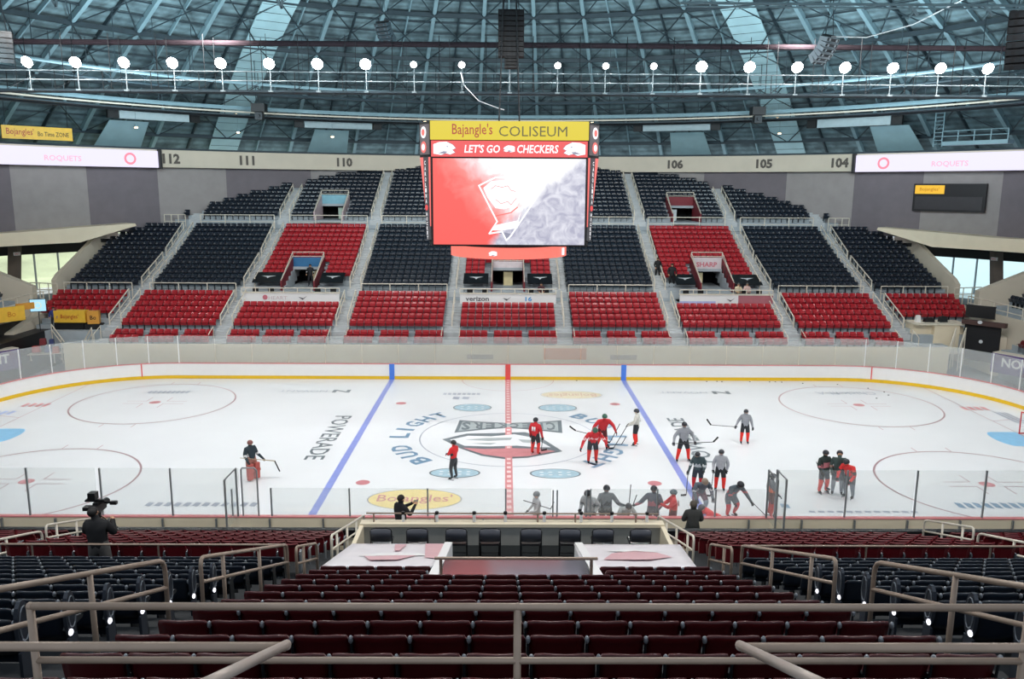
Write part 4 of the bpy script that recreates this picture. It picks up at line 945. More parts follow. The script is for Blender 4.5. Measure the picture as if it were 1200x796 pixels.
far_vom(16.1, 33.9, 37.1, 9.69, 11.9, 10.88, M_MAR, '', M_MAR, M_DOORL, 'right upper tunnel opening with maroon header and bright door')
# banner walls with ledge and rail in the three red blocks, and the dark bird-marked covers beside the tunnels
LAB = {-16.1: 'left', 0: 'centre', 16.1: 'right'}
for bi, c, x0, x1 in ((2, -16.1, -19.9, -12.6), (4, 0, -3.6, 3.6), (6, 16.1, 12.9, 19.9)):
    nm_ = LAB[c]; cc = (x0+x1)/2; h = (x1-x0)/2
    r = empty('banner_wall', (cc, 20.35, 3.22)); tag(r, f'white printed banner wall with ledge below the {nm_} lower tunnel', 'banner')
    b = MB(); b.box(-h, h, -.04, .04, .9, 1.62); b.build('banner', M_WHITE, r)
    b = MB(); b.box(-h, h, -.1, .35, 1.62, 1.68); b.tube([(-h, 0, 2.0), (h, 0, 2.0)], .035, 5)
    for k in range(8): x = -h+2*h*k/7; b.bar((x, 0, 1.6), (x, 0, 2.0), .05, .05)
    b.build('ledge_rail', M_RAILF, r)
    b = MB(); b.box(-h, h, .04, 1.95, .8, 1.03); b.build('walkway_slab', M_CONC, r)
    if nm_ == 'centre':
        text('banner_lettering', 'verizon', 1.75, .34, (-2.3, -.05, 1.26), mat('sign_char', '55555e', .5), r, bold=.02)
        text('banner_lettering', '16', .5, .34, (1.55, -.05, 1.26), mat('sign_blue', '5aa0d8', .5), r, bold=.03)
    if nm_ == 'left':
        b = MB(); b.tube([(-1.9, -.04, 1.3), (-1.9, -.06, 1.3)], .19, 12); b.build('banner_emblem', mat('sharp_pink', ''), r)
        text('banner_lettering', 'HEART', 1.4, .26, (-.95, -.05, 1.26), mat('sign_faint', 'd6c4c6', .5), r)
    if nm_ == 'right':
        b = MB(); b.box(.9, h, -.06, -.04, .95, 1.6); b.build('maroon_print', mat('print_rose', 'b06a74', .5), r)
        b = MB(); b.box(-h, -.8, -.06, -.04, .92, 1.15); b.build('lilac_print', mat('print_lilac', 'b4bce8', .5), r)
    wx = {'left': .9, 'centre': -.1, 'right': .3}[nm_]
    b = MB(); b.add([(wx-.3, -.07, 1.35), (wx, -.07, 1.12), (wx+.34, -.07, 1.42), (wx+.05, -.07, 1.24)], [(0, 1, 2, 3)]); b.build('bird_mark', mat('sign_char', ''), r)
    # tables and small dark chairs on the walkway
    for k in range(6):
        x = -h+.7+(2*h-1.4)*k/5
        if abs(cc+x-c) < .9: continue
        q = empty('walkway_chair', (cc+x, 21.3, 4.25)); tag(q, f'small dark chair on the walkway above the {nm_} banner wall', 'chair', f'dark chairs above the {nm_} banner wall')
        b = MB(); b.box(-.22, .22, -.22, .2, .42, .47); b.box(-.22, .22, .2, .24, .45, .85)
        for u in (-.2, .2):
            for v in (-.18, .2): b.box(u-.015, u+.015, v-.015, v+.015, 0, .42)
        b.build('chair_frame', M_BLACK, q)
    for s_ in (-1, 1):
        a, e = (x0+.15, c-VW-.25) if s_ < 0 else (c+VW+.25, x1-.15)
        q = empty('seat_cover', ((a+e)/2, 23.2, 5.3)); tag(q, f'black cover with a pale bird mark, {"left" if s_ < 0 else "right"} of the {nm_} lower tunnel', 'cover')
        hw = (e-a)/2; b = MB(); b.hexa([(-hw, -.75, .05), (hw, -.75, .05), (hw, .6, .68), (-hw, .6, .68), (-hw, -.75, .1), (hw, -.75, .1), (hw, .6, .74), (-hw, .6, .74)]); b.build('sheet', M_BLACKV, q)
        b = MB(); m_ = lambda x, y: (x, y, .1+(y+.75)*.474+.012)
        b.add([m_(-.55, .1), m_(-.1, -.05), m_(.0, -.25), m_(.15, -.05), m_(.6, .12), m_(.1, .1)], [(0, 1, 2, 3, 4, 5)]); b.build('bird_mark', mat('bird_pale', 'c8ccd0', .5), q)
# ---------------------------------------------------------------- rails of the far stand
def guard(x0, x1, y, z, h, lab, m=M_RAILF, n=3, rad=.04, grp=None):
    r = empty('guard_rail', ((x0+x1)/2, y, z)); tag(r, lab, 'railing', grp); H = (x1-x0)/2
    b = MB(); b.tube([(-H, 0, h), (H, 0, h)], rad, 6); b.tube([(-H, 0, h*.5), (H, 0, h*.5)], rad*.8, 6); b.build('rails', m, r)
    for k in range(n+1): b = MB(); x = -H+2*H*k/n; b.tube([(x, 0, 0), (x, 0, h)], rad, 6); b.build('post', m, r)
    return r
names = ['far left end', 'outer left', 'left red', 'inner left', 'centre', 'inner right', 'right red', 'outer right', 'far right end']
for bi, (a, b_) in enumerate(BLK):
    if bi not in SPECIAL: guard(a+.1, b_-.1, 21.75, 4.25, 1.15, f'pale guard rail between red and navy tiers, {names[bi]} block')
    lim = ring_x(33.4)-.4; a2, b2 = max(a+.1, -lim), min(b_-.1, lim)
    if b2-a2 > 1.5: guard(a2, b2, 33.2, 8.95, 1.2, f'pale upper guard rail across the {names[bi]} block')
def sloped(x, pts, lab, m=M_RAILF, rad=.048, mid=.45, every=1.6):
    """handrail up a flight: pts = (y, z) foot points, rail .95 above"""
    r = empty('stair_rail', (x, pts[0][0], pts[0][1])); tag(r, lab, 'railing'); o = Vector((x, pts[0][0], pts[0][1]))
    P = [Vector((0, y-o.y, z-o.z)) for y, z in pts]; b = MB()
    up = Vector((0, 0, .95)); b.tube([P[0], P[0]+up*.9] + [p+up for p in P] + [P[-1]+up*.85, P[-1]], rad, 6)
    b.tube([p+up*mid for p in P], rad*.8, 6); b.build('rails', m, r)
    L = (P[-1]-P[0]).length; k = max(1, round(L/every)); b = MB()
    for q in range(1, k):
        u = q/k; p = P[0].lerp(P[-1], u); b.tube([p, p+up], rad*.9, 5)
    if k > 1: b.build('posts', m, r)
    return r
anames = ['outermost left', 'outer left', 'second left', 'inner left', 'inner right', 'second right', 'outer right', 'outermost right']
for n_, (a, b_) in enumerate(AIS):
    x = (a+b_)/2
    for dx in ((0,) if n_ in (3, 4) else (-.42, .42)):
        sd = '' if dx == 0 else (' near side' if (dx > 0) == (x < 0) else ' outer side')
        sloped(x+dx, [(17.2, LOW[0][1]+.1), (20.6, LOW[5][1])], f'lower flight stair rail,{sd} of the {anames[n_]} aisle'.replace(', of', ' of'))
        sloped(x+dx, [(22.9, MID[0][1]), (27.2, 6.35)], f'middle flight lower stair rail,{sd} of the {anames[n_]} aisle'.replace(', of', ' of'))
        sloped(x+dx, [(27.9, 6.65), (32.0, MID[12][1])], f'middle flight upper stair rail,{sd} of the {anames[n_]} aisle'.replace(', of', ' of'))
        ym = min(44, math.sqrt(45**2-x*x)-1)
        if ym > 36: sloped(x+dx, [(34.2, 9.7), (ym, 9.69+.457*(ym-34.4))], f'upper flight stair rail,{sd} of the {anames[n_]} aisle'.replace(', of', ' of'))
    for s_ in (-1, 1):
        b = MB(); b.tube([(0, 0, 0), (0, 0, .85), (0, .2, .95), (0, 1.0, 1.25), (0, 1.0, .3)], .035, 6); o = b.build('newel_rail', M_RAILF); o.location = (x+s_*.62, 15.2, 1.72)
        tag(o, f'short cream newel rail at the foot of the {anames[n_]} aisle, {"left" if s_ < 0 else "right"} side', 'railing')
# end parapets of the far stand, the low walls below them
for s_, nm_ in ((-1, 'left'), (1, 'right')):
    b = MB(); ys = [(y, z+1.15) for y, z in MID[::2] if y < 33] + [(32.6, 10.0)]
    ys = [(22.3, 5.5)] + ys; P = []
    for y, z in ys: wx = s_*(34.35 + (.35 if y < 30 else .1)); P += [(s_*34.3, y, 2.5), (s_*35.0, y, 2.5), (wx+s_*.35, y, z), (wx, y, z)]
    n = len(ys); b.add(P, [(0, 1, 2, 3), (n*4-1, n*4-2, n*4-3, n*4-4)] + [(k*4+j, k*4+4+j, k*4+4+(j+1) % 4, k*4+(j+1) % 4) for k in range(n-1) for j in range(4)])
    b.hexa([(s_*33.75, 14.6, 0), (s_*34.4, 14.6, 0), (s_*34.4, 22.4, 0), (s_*33.75, 22.4, 0), (s_*33.75, 14.6, 2.7), (s_*34.4, 14.6, 2.7), (s_*34.4, 22.4, 4.5), (s_*33.75, 22.4, 4.5)])
    b.build('wall_parapet_'+nm_, M_BEIGE, kind='structure')
    # end stand: navy seats climbing away from the rink, behind a beige parapet
    b = MB()
    for k in range(8): b.box(s_*(36.2+.8*k), s_*(37.0+.8*k), -16, 19.3-.25*k, 1, 4.3+.38*k)
    b.box(s_*34.6, s_*36.2, -16, 19.5, 0, 3.75); b.build('floor_end_terrace_'+nm_, M_CONC, kind='structure')
    b = MB(); b.hexa([(s_*35.6, 20.6, 3), (s_*43, 18.6, 3), (s_*43, 19.2, 3), (s_*35.6, 21.2, 3), (s_*35.6, 20.6, 5.2), (s_*43, 18.6, 9.0), (s_*43, 19.2, 9.0), (s_*35.6, 21.2, 5.2)])
    b.box(s_*34.45, s_*34.62, -16, 21.5, 1.2, 4.1); b.build('wall_end_parapet_'+nm_, M_BEIGE, kind='structure')
    spots = []
    for k in range(7):
        for q in range(22):
            y = 18.4-.25*k-.5*q
            if y > 6: spots.append((36.5+.8*k, y, 4.3+.38*k))
    v = []; f = []; m = []; N = len(LO.v)
    for q, (x, y, z) in enumerate(spots):
        v += [(s_*(x+p[1]), y+p[0], z+p[2]) for p in LO.v]; f += [tuple(i+q*N for i in ff) for ff in LO.f]; m += LO.m
    b = MB(); b.v, b.f, b.m = v, f, m; b.build('navy_stadium_seat', [M_NAVY, M_DARK], label=f'navy seats of the {nm_} end stand, at the picture edge', cat='seat', kind='stuff')
    if s_ < 0:
        b = MB(); b.box(-34.44, -34.36, 9, 20.8, 1.0, 3.35); b.build('dark_sheet', M_BLACK, label='black sheet added below the left corner rail to darken the wall', cat='drape')  # flat black sheet added to darken the wall under the rail
    # low red seats of the end stand in the corner
    if s_ > 0:
        for k in range(4):
            for q in range(5):
                o = bpy.data.objects.new('red_stadium_seat', sm); C.objects.link(o); o.location = (34.9+.0*q+.7*k-.9, 10.5+.55*q-.0*k, 2.0+.36*k); o.rotation_euler = (0, 0, PI/2)
                tag(o, f'red seat by the right picture edge above purple banner, {ORD[k+1]} row, {ORD[q+1]} from camera', 'seat', 'red seats at the right edge')
        b = MB()
        for k in range(4): b.box(33.7+.7*k, 34.42+.7*k, 9.5, 14, 0, 2.0+.36*k)
        b.build('floor_corner_terrace', M_CONC, kind='structure')
    for y0, y1 in ((-4, 5), (5.2, 13.6), (13.8, 20.5)):
        r = empty('guard_rail', (s_*34.75, (y0+y1)/2, 3.75)); tag(r, f'pale end-stand guard rail on the {nm_}, {"nearest" if y0 < 0 else "middle" if y0 < 10 else "corner"} length', 'railing'); H = (y1-y0)/2
        b = MB()
        for z in (1.1, .6): b.tube([(0, -H, z), (0, H, z)], .04, 6)
        b.build('rails', M_RAILF, r)
        for k in range(5): b = MB(); y = -H+2*H*k/4; b.tube([(0, y, 0), (0, y, 1.1)], .04, 6); b.build('post', M_RAILF, r)
# railings on the parapet tops by the lobby
for s_, nm_ in ((-1, 'left'), (1, 'right')):
    r = empty('guard_rail', (s_*35.9, 22.0, 4.0)); tag(r, f'short pale rail at the foot of the {nm_} parapet', 'railing')
    b = MB(); b.tube([(-s_*1.6, -.3, 1.3), (s_*.8, .3, 1.3)], .04, 6); b.tube([(-s_*1.6, -.3, .8), (s_*.8, .3, .8)], .035, 6)
    for u in (0, .33, .66, 1): x = -s_*1.6+s_*2.4*u; b.tube([(x, -.3+.6*u, 0), (x, -.3+.6*u, 1.3)], .04, 5)
    b.build('rails', M_RAILF, r)
# ---------------------------------------------------------------- left corner: sign boxes, stage, screen
M_SY = mat('sign_yellow', ''); M_SR = mat('sign_red', '')
r = empty('sign_box', (-31.05, 17.2, 1.75)); tag(r, 'wide yellow sign box on black drape, left corner', 'sign')
b = MB(); b.box(-1.1, 1.1, -.3, .3, 1.35, 2.2); b.build('panel', M_SY, r); b = MB(); b.box(-1.15, .95, -.25, .3, -1.3, 1.3)
b.build('drape', M_BLACK, r); text('sign_lettering', "Bojangles'", 1.25, .38, (0, -.31, 1.75), M_SR, r, bold=.006)
r = empty('sign_box', (-29.5, 17.25, 1.7), .25); tag(r, 'small square orange-yellow sign box beside the wide yellow one', 'sign')
b = MB(); b.box(-.38, .38, -.3, .3, 1.3, 2.2); b.build('panel', mat('sign_amber', 'd99a3c', .5), r); text('sign_lettering', "Bo", .4, .3, (0, -.31, 1.75), mat('sign_brown', ''), r, bold=.02)
b = MB(); b.box(-.6, .6, -.2, .3, -1.2, 1.3); b.build('drape', M_BLACK, r)
r = empty('sign_box', (-33.6, 14.2, 3.2), .95); tag(r, 'yellow sign hung below the rail at the left picture edge', 'sign'); b = MB(); b.box(-.95, .95, -.05, .05, .4, 1.4); b.build('panel', M_SY, r); text('sign_lettering', "Bo", .5, .35, (.1, -.06, .9), mat('sign_orange', ''), r)
r = empty('sign_box', (-33.4, 15.7, 3.6), .95); tag(r, 'small orange sign between the yellow edge sign and the blue screen', 'sign'); b = MB(); b.box(-.6, .6, -.05, .05, .6, 1.05); b.build('panel', mat('sign_amber', ''), r)
r = empty('television', (-32.9, 16.4, 3.2), .4); tag(r, 'light blue lit screen in the left corner', 'screen'); b = MB(); b.box(-.52, .52, -.04, .04, .75, 1.65); b.build('bezel', M_BLACK, r)
b = MB(); b.box(-.48, .48, -.06, -.04, .79, 1.61); b.build('display', mat('emit_sky', 'a8dcf4', emit=1.0), r); b = MB(); b.lathe([(.03, -2.6), (.03, .8)], 0, 0, 8); b.lathe([(.3, -2.7), (.3, -2.6)], 0, 0, 12); b.build('stand', M_DARK, r)
b = MB()
for k in range(12): a = 2*PI*k/12; b.box(.2*math.cos(a)-.03, .2*math.cos(a)+.03, -.07, -.06, 1.2+.2*math.sin(a)-.03, 1.2+.2*math.sin(a)+.03)
b.build('star_ring', mat('emit_gold', 'e8d890', emit=1.0), r)
b = MB(); b.box(-36, -32.6, 9, 21.0, -.1, 2.6); b.build('floor_stage_left', M_BLACK, kind='structure')
r = empty('equipment_cart', (-31.6, 14.4, .9), .3); tag(r, 'jumble of red and blue boxes on a low cart in the left corner', 'cart')
for k, (x, y, z, w_, m) in enumerate(((-.5, 0, .6, .5, 'c03a34'), (.2, .1, .55, .45, '2f3f7a'), (.7, -.1, .5, .4, 'b8563c'), (-.1, .2, 1.05, .4, '7a2a30'), (.45, .1, 1.0, .3, '34406e'))):
    b = MB(); b.hexa([(x-w_/2, y-.2, z), (x+w_/2, y-.2, z), (x+w_/2, y+.2, z), (x-w_/2, y+.2, z), (x-w_/2+.03, y-.18, z+.42), (x+w_/2-.03, y-.18, z+.42), (x+w_/2-.03, y+.18, z+.42), (x-w_/2+.03, y+.18, z+.42)]); b.build('box', mat('crate_'+m, m, .6), r)
b = MB(); b.box(-1.0, 1.1, -.35, .4, .45, .5)
for x in (-.9, 1.0): b.lathe([(.08, .0), (.08, .1)], x, 0, 10); b.box(x-.03, x+.03, -.03, .03, .1, .45)
b.build('cart_bed', M_BEIGE, r)
for x0, x1, y, z0, z1, lab in ((-32.0, -30.6, 16.2, 3.1, 1.3, 'left stair rail going down to the corner gate'), (-29.9, -28.8, 15.8, 1.5, 3.0, 'right stair rail going up from the corner gate')):
    r = empty('stair_rail', (x0, y, 0)); tag(r, lab, 'railing'); d = x1-x0; b = MB()
    b.tube([(0, 0, z0), (d, -.4, z1)], .04, 6); b.tube([(0, 0, z0-.4), (d, -.4, z1-.4)], .035, 6)
    for u in (0, .5, 1): b.tube([(d*u, -.4*u, z0+(z1-z0)*u), (d*u, -.4*u, .3)], .035, 5)
    b.build('rails', M_RAILF, r)
for s_, nm_, word in ((-1, 'left', 'NOVANT'), (1, 'right', 'NOVANT')):
    r = empty('purple_banner', (s_*32.9, 9.6, 1.0), -s_*1.05); tag(r, f'purple banner with white letters behind the {nm_} corner glass', 'banner')
    b = MB(); b.box(-2.4, 2.4, -.05, .05, 0, 1.25); b.build('cloth', mat('purple', '5a4680', .6), r); text('banner_lettering', word, 3.4, .6, (0, -.06, .75), M_WHITE, r, bold=.03)
    b = MB(); b.box(-2.4, 2.4, .05, .8, 1.2, 1.3); b.build('ledge', M_RAILF, r)
# ---------------------------------------------------------------- right corner: booth, tunnel, board
r = empty('timekeeper_booth', (30.5, 17.3, 0)); tag(r, 'cream boxed booth in the right corner with gear on top', 'booth')
b = MB(); b.box(-1.6, -.3, -.6, .8, 1.2, 3.35); b.box(-.3, 1.5, -1.0, .8, 1.2, 3.3); b.box(1.5, 2.0, -.6, .8, 1.2, 3.1); b.build('panels', M_CREAM, r)
b = MB(); b.box(-1.7, 2.1, -1.1, .9, 3.3, 3.38); b.build('counter', mat('cream_light', 'e8e0cc', .5), r)
for x, w_, h, m, lab in ((29.4, .3, .5, M_WHITE, 'small pale box on the booth counter, left'), (30.2, .7, .28, M_BLACK, 'low black case on the booth counter, middle'), (31.2, .55, .42, M_DARK, 'dark mixer case on the booth counter, right')):
    b = MB(); b.hexa([(-w_/2, -.2, 0), (w_/2, -.2, 0), (w_/2, .2, 0), (-w_/2, .2, 0), (-w_/2+.04, -.15, h), (w_/2-.04, -.15, h), (w_/2-.04, .18, h*.9), (-w_/2+.04, .18, h*.9)]); b.box(-w_*.3, w_*.3, -.05, .05, h*.9, h*.9+.05)
    o = b.build('equipment_case', m); o.location = (x, 17.2, 3.38); tag(o, lab, 'case')
for k, x0 in enumerate((30.4, 31.1)):
    r = empty('stair_rail', (x0, 15.1, 0)); tag(r, f'cream stair rail rising to the dark tunnel, {"left" if k == 0 else "right"} one', 'railing'); b = MB()
    b.tube([(0, -.6, 1.9), (1.0, .6, 3.2)], .05, 6); b.tube([(0, -.6, 1.5), (1.0, .6, 2.8)], .04, 6)
    for u in (0, .5, 1): b.tube([(1.0*u, -.6+1.2*u, 1.9+1.3*u), (1.0*u, -.6+1.2*u, .4)], .04, 5)
    b.build('rails', M_RAILF, r)
r = empty('dark_tunnel_doors', (33.1, 15.4, 0), -.85); tag(r, 'dark tunnel entrance with maroon lintel in the right corner', 'entrance')
b = MB(); b.box(-1.15, 1.15, -.1, .1, .9, 3.45); b.build('door_curtain', M_TUN, r)
b = MB(); b.box(-1.3, 1.5, -.35, .1, 3.45, 3.75); b.build('lintel', mat('lintel_brown', '4a3430', .6), r)
b = MB(); b.ell((-.1, -.38, 3.68), (.16, .02, .12)); b.ell((0, -.13, 2.3), (.13, .02, .13)); b.build('round_mark', mat('bird_pale', ''), r)
r = empty('small_black_board', (33.75, 17.0, 4.15), -.75); tag(r, 'black wall board above the dark tunnel entrance', 'board'); b = MB(); b.box(-.95, .95, -.08, .04, -.38, .42); b.box(-1.0, 1.0, -.1, -.08, -.43, -.38); b.box(-1.0, 1.0, -.1, -.08, .42, .47); b.build('panel', M_BLACK, r)
# ---------------------------------------------------------------- near stand: walkway, wall, chairs, tarps
b = MB(); b.box(-3.62, 3.62, -22.2, -22.08, 3.9, 4.62, 0); b.box(-3.7, 3.7, -22.24, -21.98, 4.62, 4.70, 1)
for s_ in (-1, 1): b.box(s_*3.66-.05, s_*3.66+.05, -24.6, -22.1, 3.9, 4.66, 1)
b.build('wall_media_area', [mat('grey_board', 'a2a29c', .6), M_CREAM], kind='structure')
b = MB(); b.box(-3.6, 3.6, -24.75, -22.2, 4.12, 4.14); b.build('floor_media_mat', mat('black_mat', '1c2022', .25), kind='structure')
r = empty('pipe_rail', (0, -22.1, 4.7)); tag(r, 'thin tan pipe rail above the grey wall behind the black chairs', 'railing')
b = MB(); b.tube([(-3.56, 0, .22), (3.56, 0, .22)], .022, 8); b.build('rail', M_RAILN, r)
for x in (-3.4, -1.9, -.97, .6, 1.52, 3.0): b = MB(); b.tube([(x+.02, 0, 0), (x+.02, 0, .21)], .022, 6); b.build('post', M_RAILN, r)
def folding_chair():
    r = empty('folding_chair', (0, 0, -30)); tag(r, cat='chair')
    b = MB()                                             # faces +Y, its back to the camera
    for s_ in (-1, 1):
        b.tube([(s_*.21, -.27, 0), (s_*.215, -.2, .5), (s_*.215, -.24, .80)], .014, 8); b.tube([(s_*.19, .22, 0), (s_*.195, -.12, .48)], .014, 8)
    b.tube([(-.215, -.24, .79), (-.19, -.245, .85), (-.1, -.25, .875), (.1, -.25, .875), (.19, -.245, .85), (.215, -.24, .79)], .014, 8); b.tube([(-.21, -.25, .16), (.21, -.25, .16)], .011, 6); b.tube([(-.19, .18, .1), (.19, .18, .1)], .011, 6)
    b.build('frame', M_BLACK, r, True)
    b = MB(); n_ = 6; vs = []
    for z0_, o_ in ((.58, 0), (.87, 0), (.87, .03), (.58, .03)):
        for k in range(n_+1): u = k/n_*2-1; vs.append((u*.205, -.27-.03*(1-u*u)+o_, z0_ - (.035*abs(u)**3 if z0_ > .8 else 0)))
    N = n_+1; b.add(vs, [(i*N+k, i*N+k+1, ((i+1) % 4)*N+k+1, ((i+1) % 4)*N+k) for i in range(4) for k in range(n_)]); b.build('back_pad', mat('pad_vinyl', '44464e', .3), r, True)
    b = MB(); b.hexa([(-.195, -.17, .43), (.195, -.17, .43), (.2, .22, .45), (-.2, .22, .45), (-.185, -.16, .475), (.185, -.16, .475), (.19, .21, .49), (-.19, .21, .49)]); b.build('seat_pad', M_BLACKV, r)
    r.scale = (1.12, 1.12, 1.06); return r
fc = folding_chair(); kids(fc)
for k, (px, rz) in enumerate(((-3.02, 0), (-2.2, .03), (-1.29, -.02), (-.53, .02), (.42, 0), (1.32, -.03), (2.07, 0), (2.93, .03))):
    o = fc if k == 0 else dup(fc)
    o.location = (px, -23.05, 4.14); o.rotation_euler = (0, 0, rz); o['label'] = f'black folding chair facing the ice, {ORD[k+1]} from the left in its row'; o['group'] = 'black folding chairs behind the grey wall'
    bt = MB(); bt.lathe([(.03, 0), (.032, .15), (.012, .19), (.012, .22)], n=10); t_ = bt.build('bottle', M_WHITE); t_.location = (px+.36, -22.75, 4.66-.52+.0); t_['label'] = f'white bottle standing right of the {ORD[k+1]} black folding chair'; t_['category'] = 'bottle'; t_['group'] = 'bottles beside the black chairs'
    bt = MB(); bt.lathe([(.035, 0), (.04, .04), (.035, .07)], n=10); cp = bt.build('cap', M_BLACK, t_); cp.location = (0, 0, .2)
    t_.location.z = 4.72; t_.location.y = -22.12; t_.scale = (1.2, 1.2, .95); 
for s_, nm_, x0f, x1f, x0b, x1b in ((-1, 'left', -3.38, -1.33, -3.42, -1.48), (1, 'right', 1.27, 3.5, 1.2, 3.2)):
    r = empty('seat_tarp', (0, -26.2, 5.6)); tag(r, f'{nm_} pale printed tarp stretched over the front seat rows', 'tarp')
    b = MB(); n_ = 10; vs = []
    for i in range(n_+1):
        v_ = i/n_; y = 1.32-2.75*v_; z = -.22+.80*v_
        for k in range(n_+1):
            u = k/n_; x = (x0f*(1-v_)+x0b*v_)*(1-u)+(x1f*(1-v_)+x1b*v_)*u; vs.append((x, y, z+.012*math.sin(u*9)*v_))
    N = n_+1; b.add(vs, [(i*N+k, i*N+k+1, (i+1)*N+k+1, (i+1)*N+k) for i in range(n_) for k in range(n_)][::-1])
    k0 = len(b.v); e = [(vs[n_*N+k][0], vs[n_*N+k][1], vs[n_*N+k][2]) for k in range(N)]; b.add(e + [(x, y-.02, z-.16-.03*math.sin(q*2.2)) for q, (x, y, z) in enumerate(e)], [(k, k+1, N+k+1, N+k) for k in range(n_)])
    o = b.build('sheet', mat('tarp_pale', 'e8e4e8', .35, var=.04), r, True); md = o.modifiers.new('thick', 'SOLIDIFY'); md.thickness = .01
    cx = (x0f+x1f)/2; pz = lambda x, y: (x, y, -.22+.80*(1.32-y)/2.75+.035)
    b = MB()
    if s_ < 0:
        b.add([pz(cx-.1, 1.1), pz(cx+.15, 1.1), pz(cx+.1, .3), pz(cx-.0, .3)], [(0, 1, 2, 3)]); b.add([pz(cx-.5, -.3), pz(cx+.5, -.25), pz(cx+.2, -.75), pz(cx-.3, -.8)], [(0, 1, 2, 3)]); b.add([pz(x1f-.5, 1.2), pz(x1f-.05, 1.2), pz(x1f-.1, -.6), pz(x1f-.35, -.5)], [(0, 1, 2, 3)])
    else: b.add([pz(cx-.75, -.7), pz(cx-.5, 0), pz(cx, .35), pz(cx+.4, .1), pz(cx+.6, -.4), pz(cx+.1, -.7)], [(0, 1, 2, 3, 4, 5)])
    b.build('rose_print', mat('tarp_rose', 'deb0b6', .35), r)
    b = MB(); b.add([pz(cx-.65, -.3), pz(cx-.2, 0), pz(cx+.5, .02), pz(cx+.75, -.3), pz(cx+.2, -.25), pz(cx-.3, -.38)] if s_ < 0 else [pz(cx-.6, .3), pz(cx-.1, .55), pz(cx+.5, .3), pz(cx+.1, .15)], [tuple(range(6 if s_ < 0 else 4))]); b.build('white_print', M_WHITE, r)
# the near tunnel: slanting white cheeks, pipe rail, glossy panel
r = empty('near_tunnel', (0, 0, 0)); tag(r, 'near centre tunnel with slanted white side boards and a glossy lid', 'tunnel')
for s_ in (-1, 1):
    x = s_*1.36; b = MB(); b.hexa([(x-.08, -28.75, 4.2), (x+.08, -28.75, 4.2), (x+.08, -24.9, 4.2), (x-.08, -24.9, 4.2), (x-.08, -28.75, 6.56), (x+.08, -28.75, 6.56), (x+.08, -24.9, 5.44), (x-.08, -24.9, 5.44)]); b.build('side_board', M_WHITE, r)
b = MB(); b.hexa([(-1.26, -28.7, 6.34), (1.26, -28.7, 6.34), (1.26, -27.3, 6.13), (-1.26, -27.3, 6.13), (-1.26, -28.7, 6.39), (1.26, -28.7, 6.39), (1.26, -27.3, 6.18), (-1.26, -27.3, 6.18)]); b.build('lid_panel', mat('glossy_lid', '8a8890', .12, .7), r)
b = MB(); b.box(-1.3, 1.3, -28.85, -28.75, 4.2, 6.4); b.build('back_panel', M_MAR, r)
b = MB(); b.tube([(-1.32, -28.65, 6.85), (1.32, -28.65, 6.85)], .026, 8)
for x in (-1.22, 1.22): b.tube([(x, -28.65, 6.3), (x, -28.65, 6.85)], .026, 8)
b.tube([(-1.32, -28.65, 6.85), (-1.2, -25.6, 5.95)], .02, 6) if False else None
b.build('pipe_rail', M_RAILN, r)
# ---------------------------------------------------------------- near rails
def near_aisle(x, y0, z0, y1, z1, lab, rad=.03, posts=2, m=M_RAILN, loop=True):
    """y0,z0: rail top nearest the camera; y1,z1: rail top towards the ice"""
    r = empty('stair_rail', (x, y1, z1-1.25)); tag(r, lab, 'railing'); o = Vector((x, y1, z1-1.25)); a = Vector((x, y0, z0))-o; b_ = Vector((x, y1, z1))-o; d = (a-b_).normalized()
    b = MB(); e_ = [a] if not loop else [a-d*.1, a-d*.03-Vector((0, 0, .03)), a-Vector((0, 0, .12)), a-Vector((0, 0, 1.2))]
    b.tube([b_-Vector((0, 0, 1.2)), b_-Vector((0, 0, .14)), b_-Vector((0, 0, .07))+d*.02, b_-Vector((0, 0, .02))+d*.06, b_+d*.14] + e_, rad, 8); b.build('top_rail', m, r, True)
    dn = Vector((0, 0, -.34)); b = MB(); b.tube([b_+dn, a+dn], rad*.9, 8); b.build('mid_rail', m, r, True)
    for k in range(1, posts+1): p = b_.lerp(a, k/(posts+.5)); b = MB(); b.tube([p-Vector((0, 0, 1.25)), p], rad, 8); b.build('post', m, r, True)
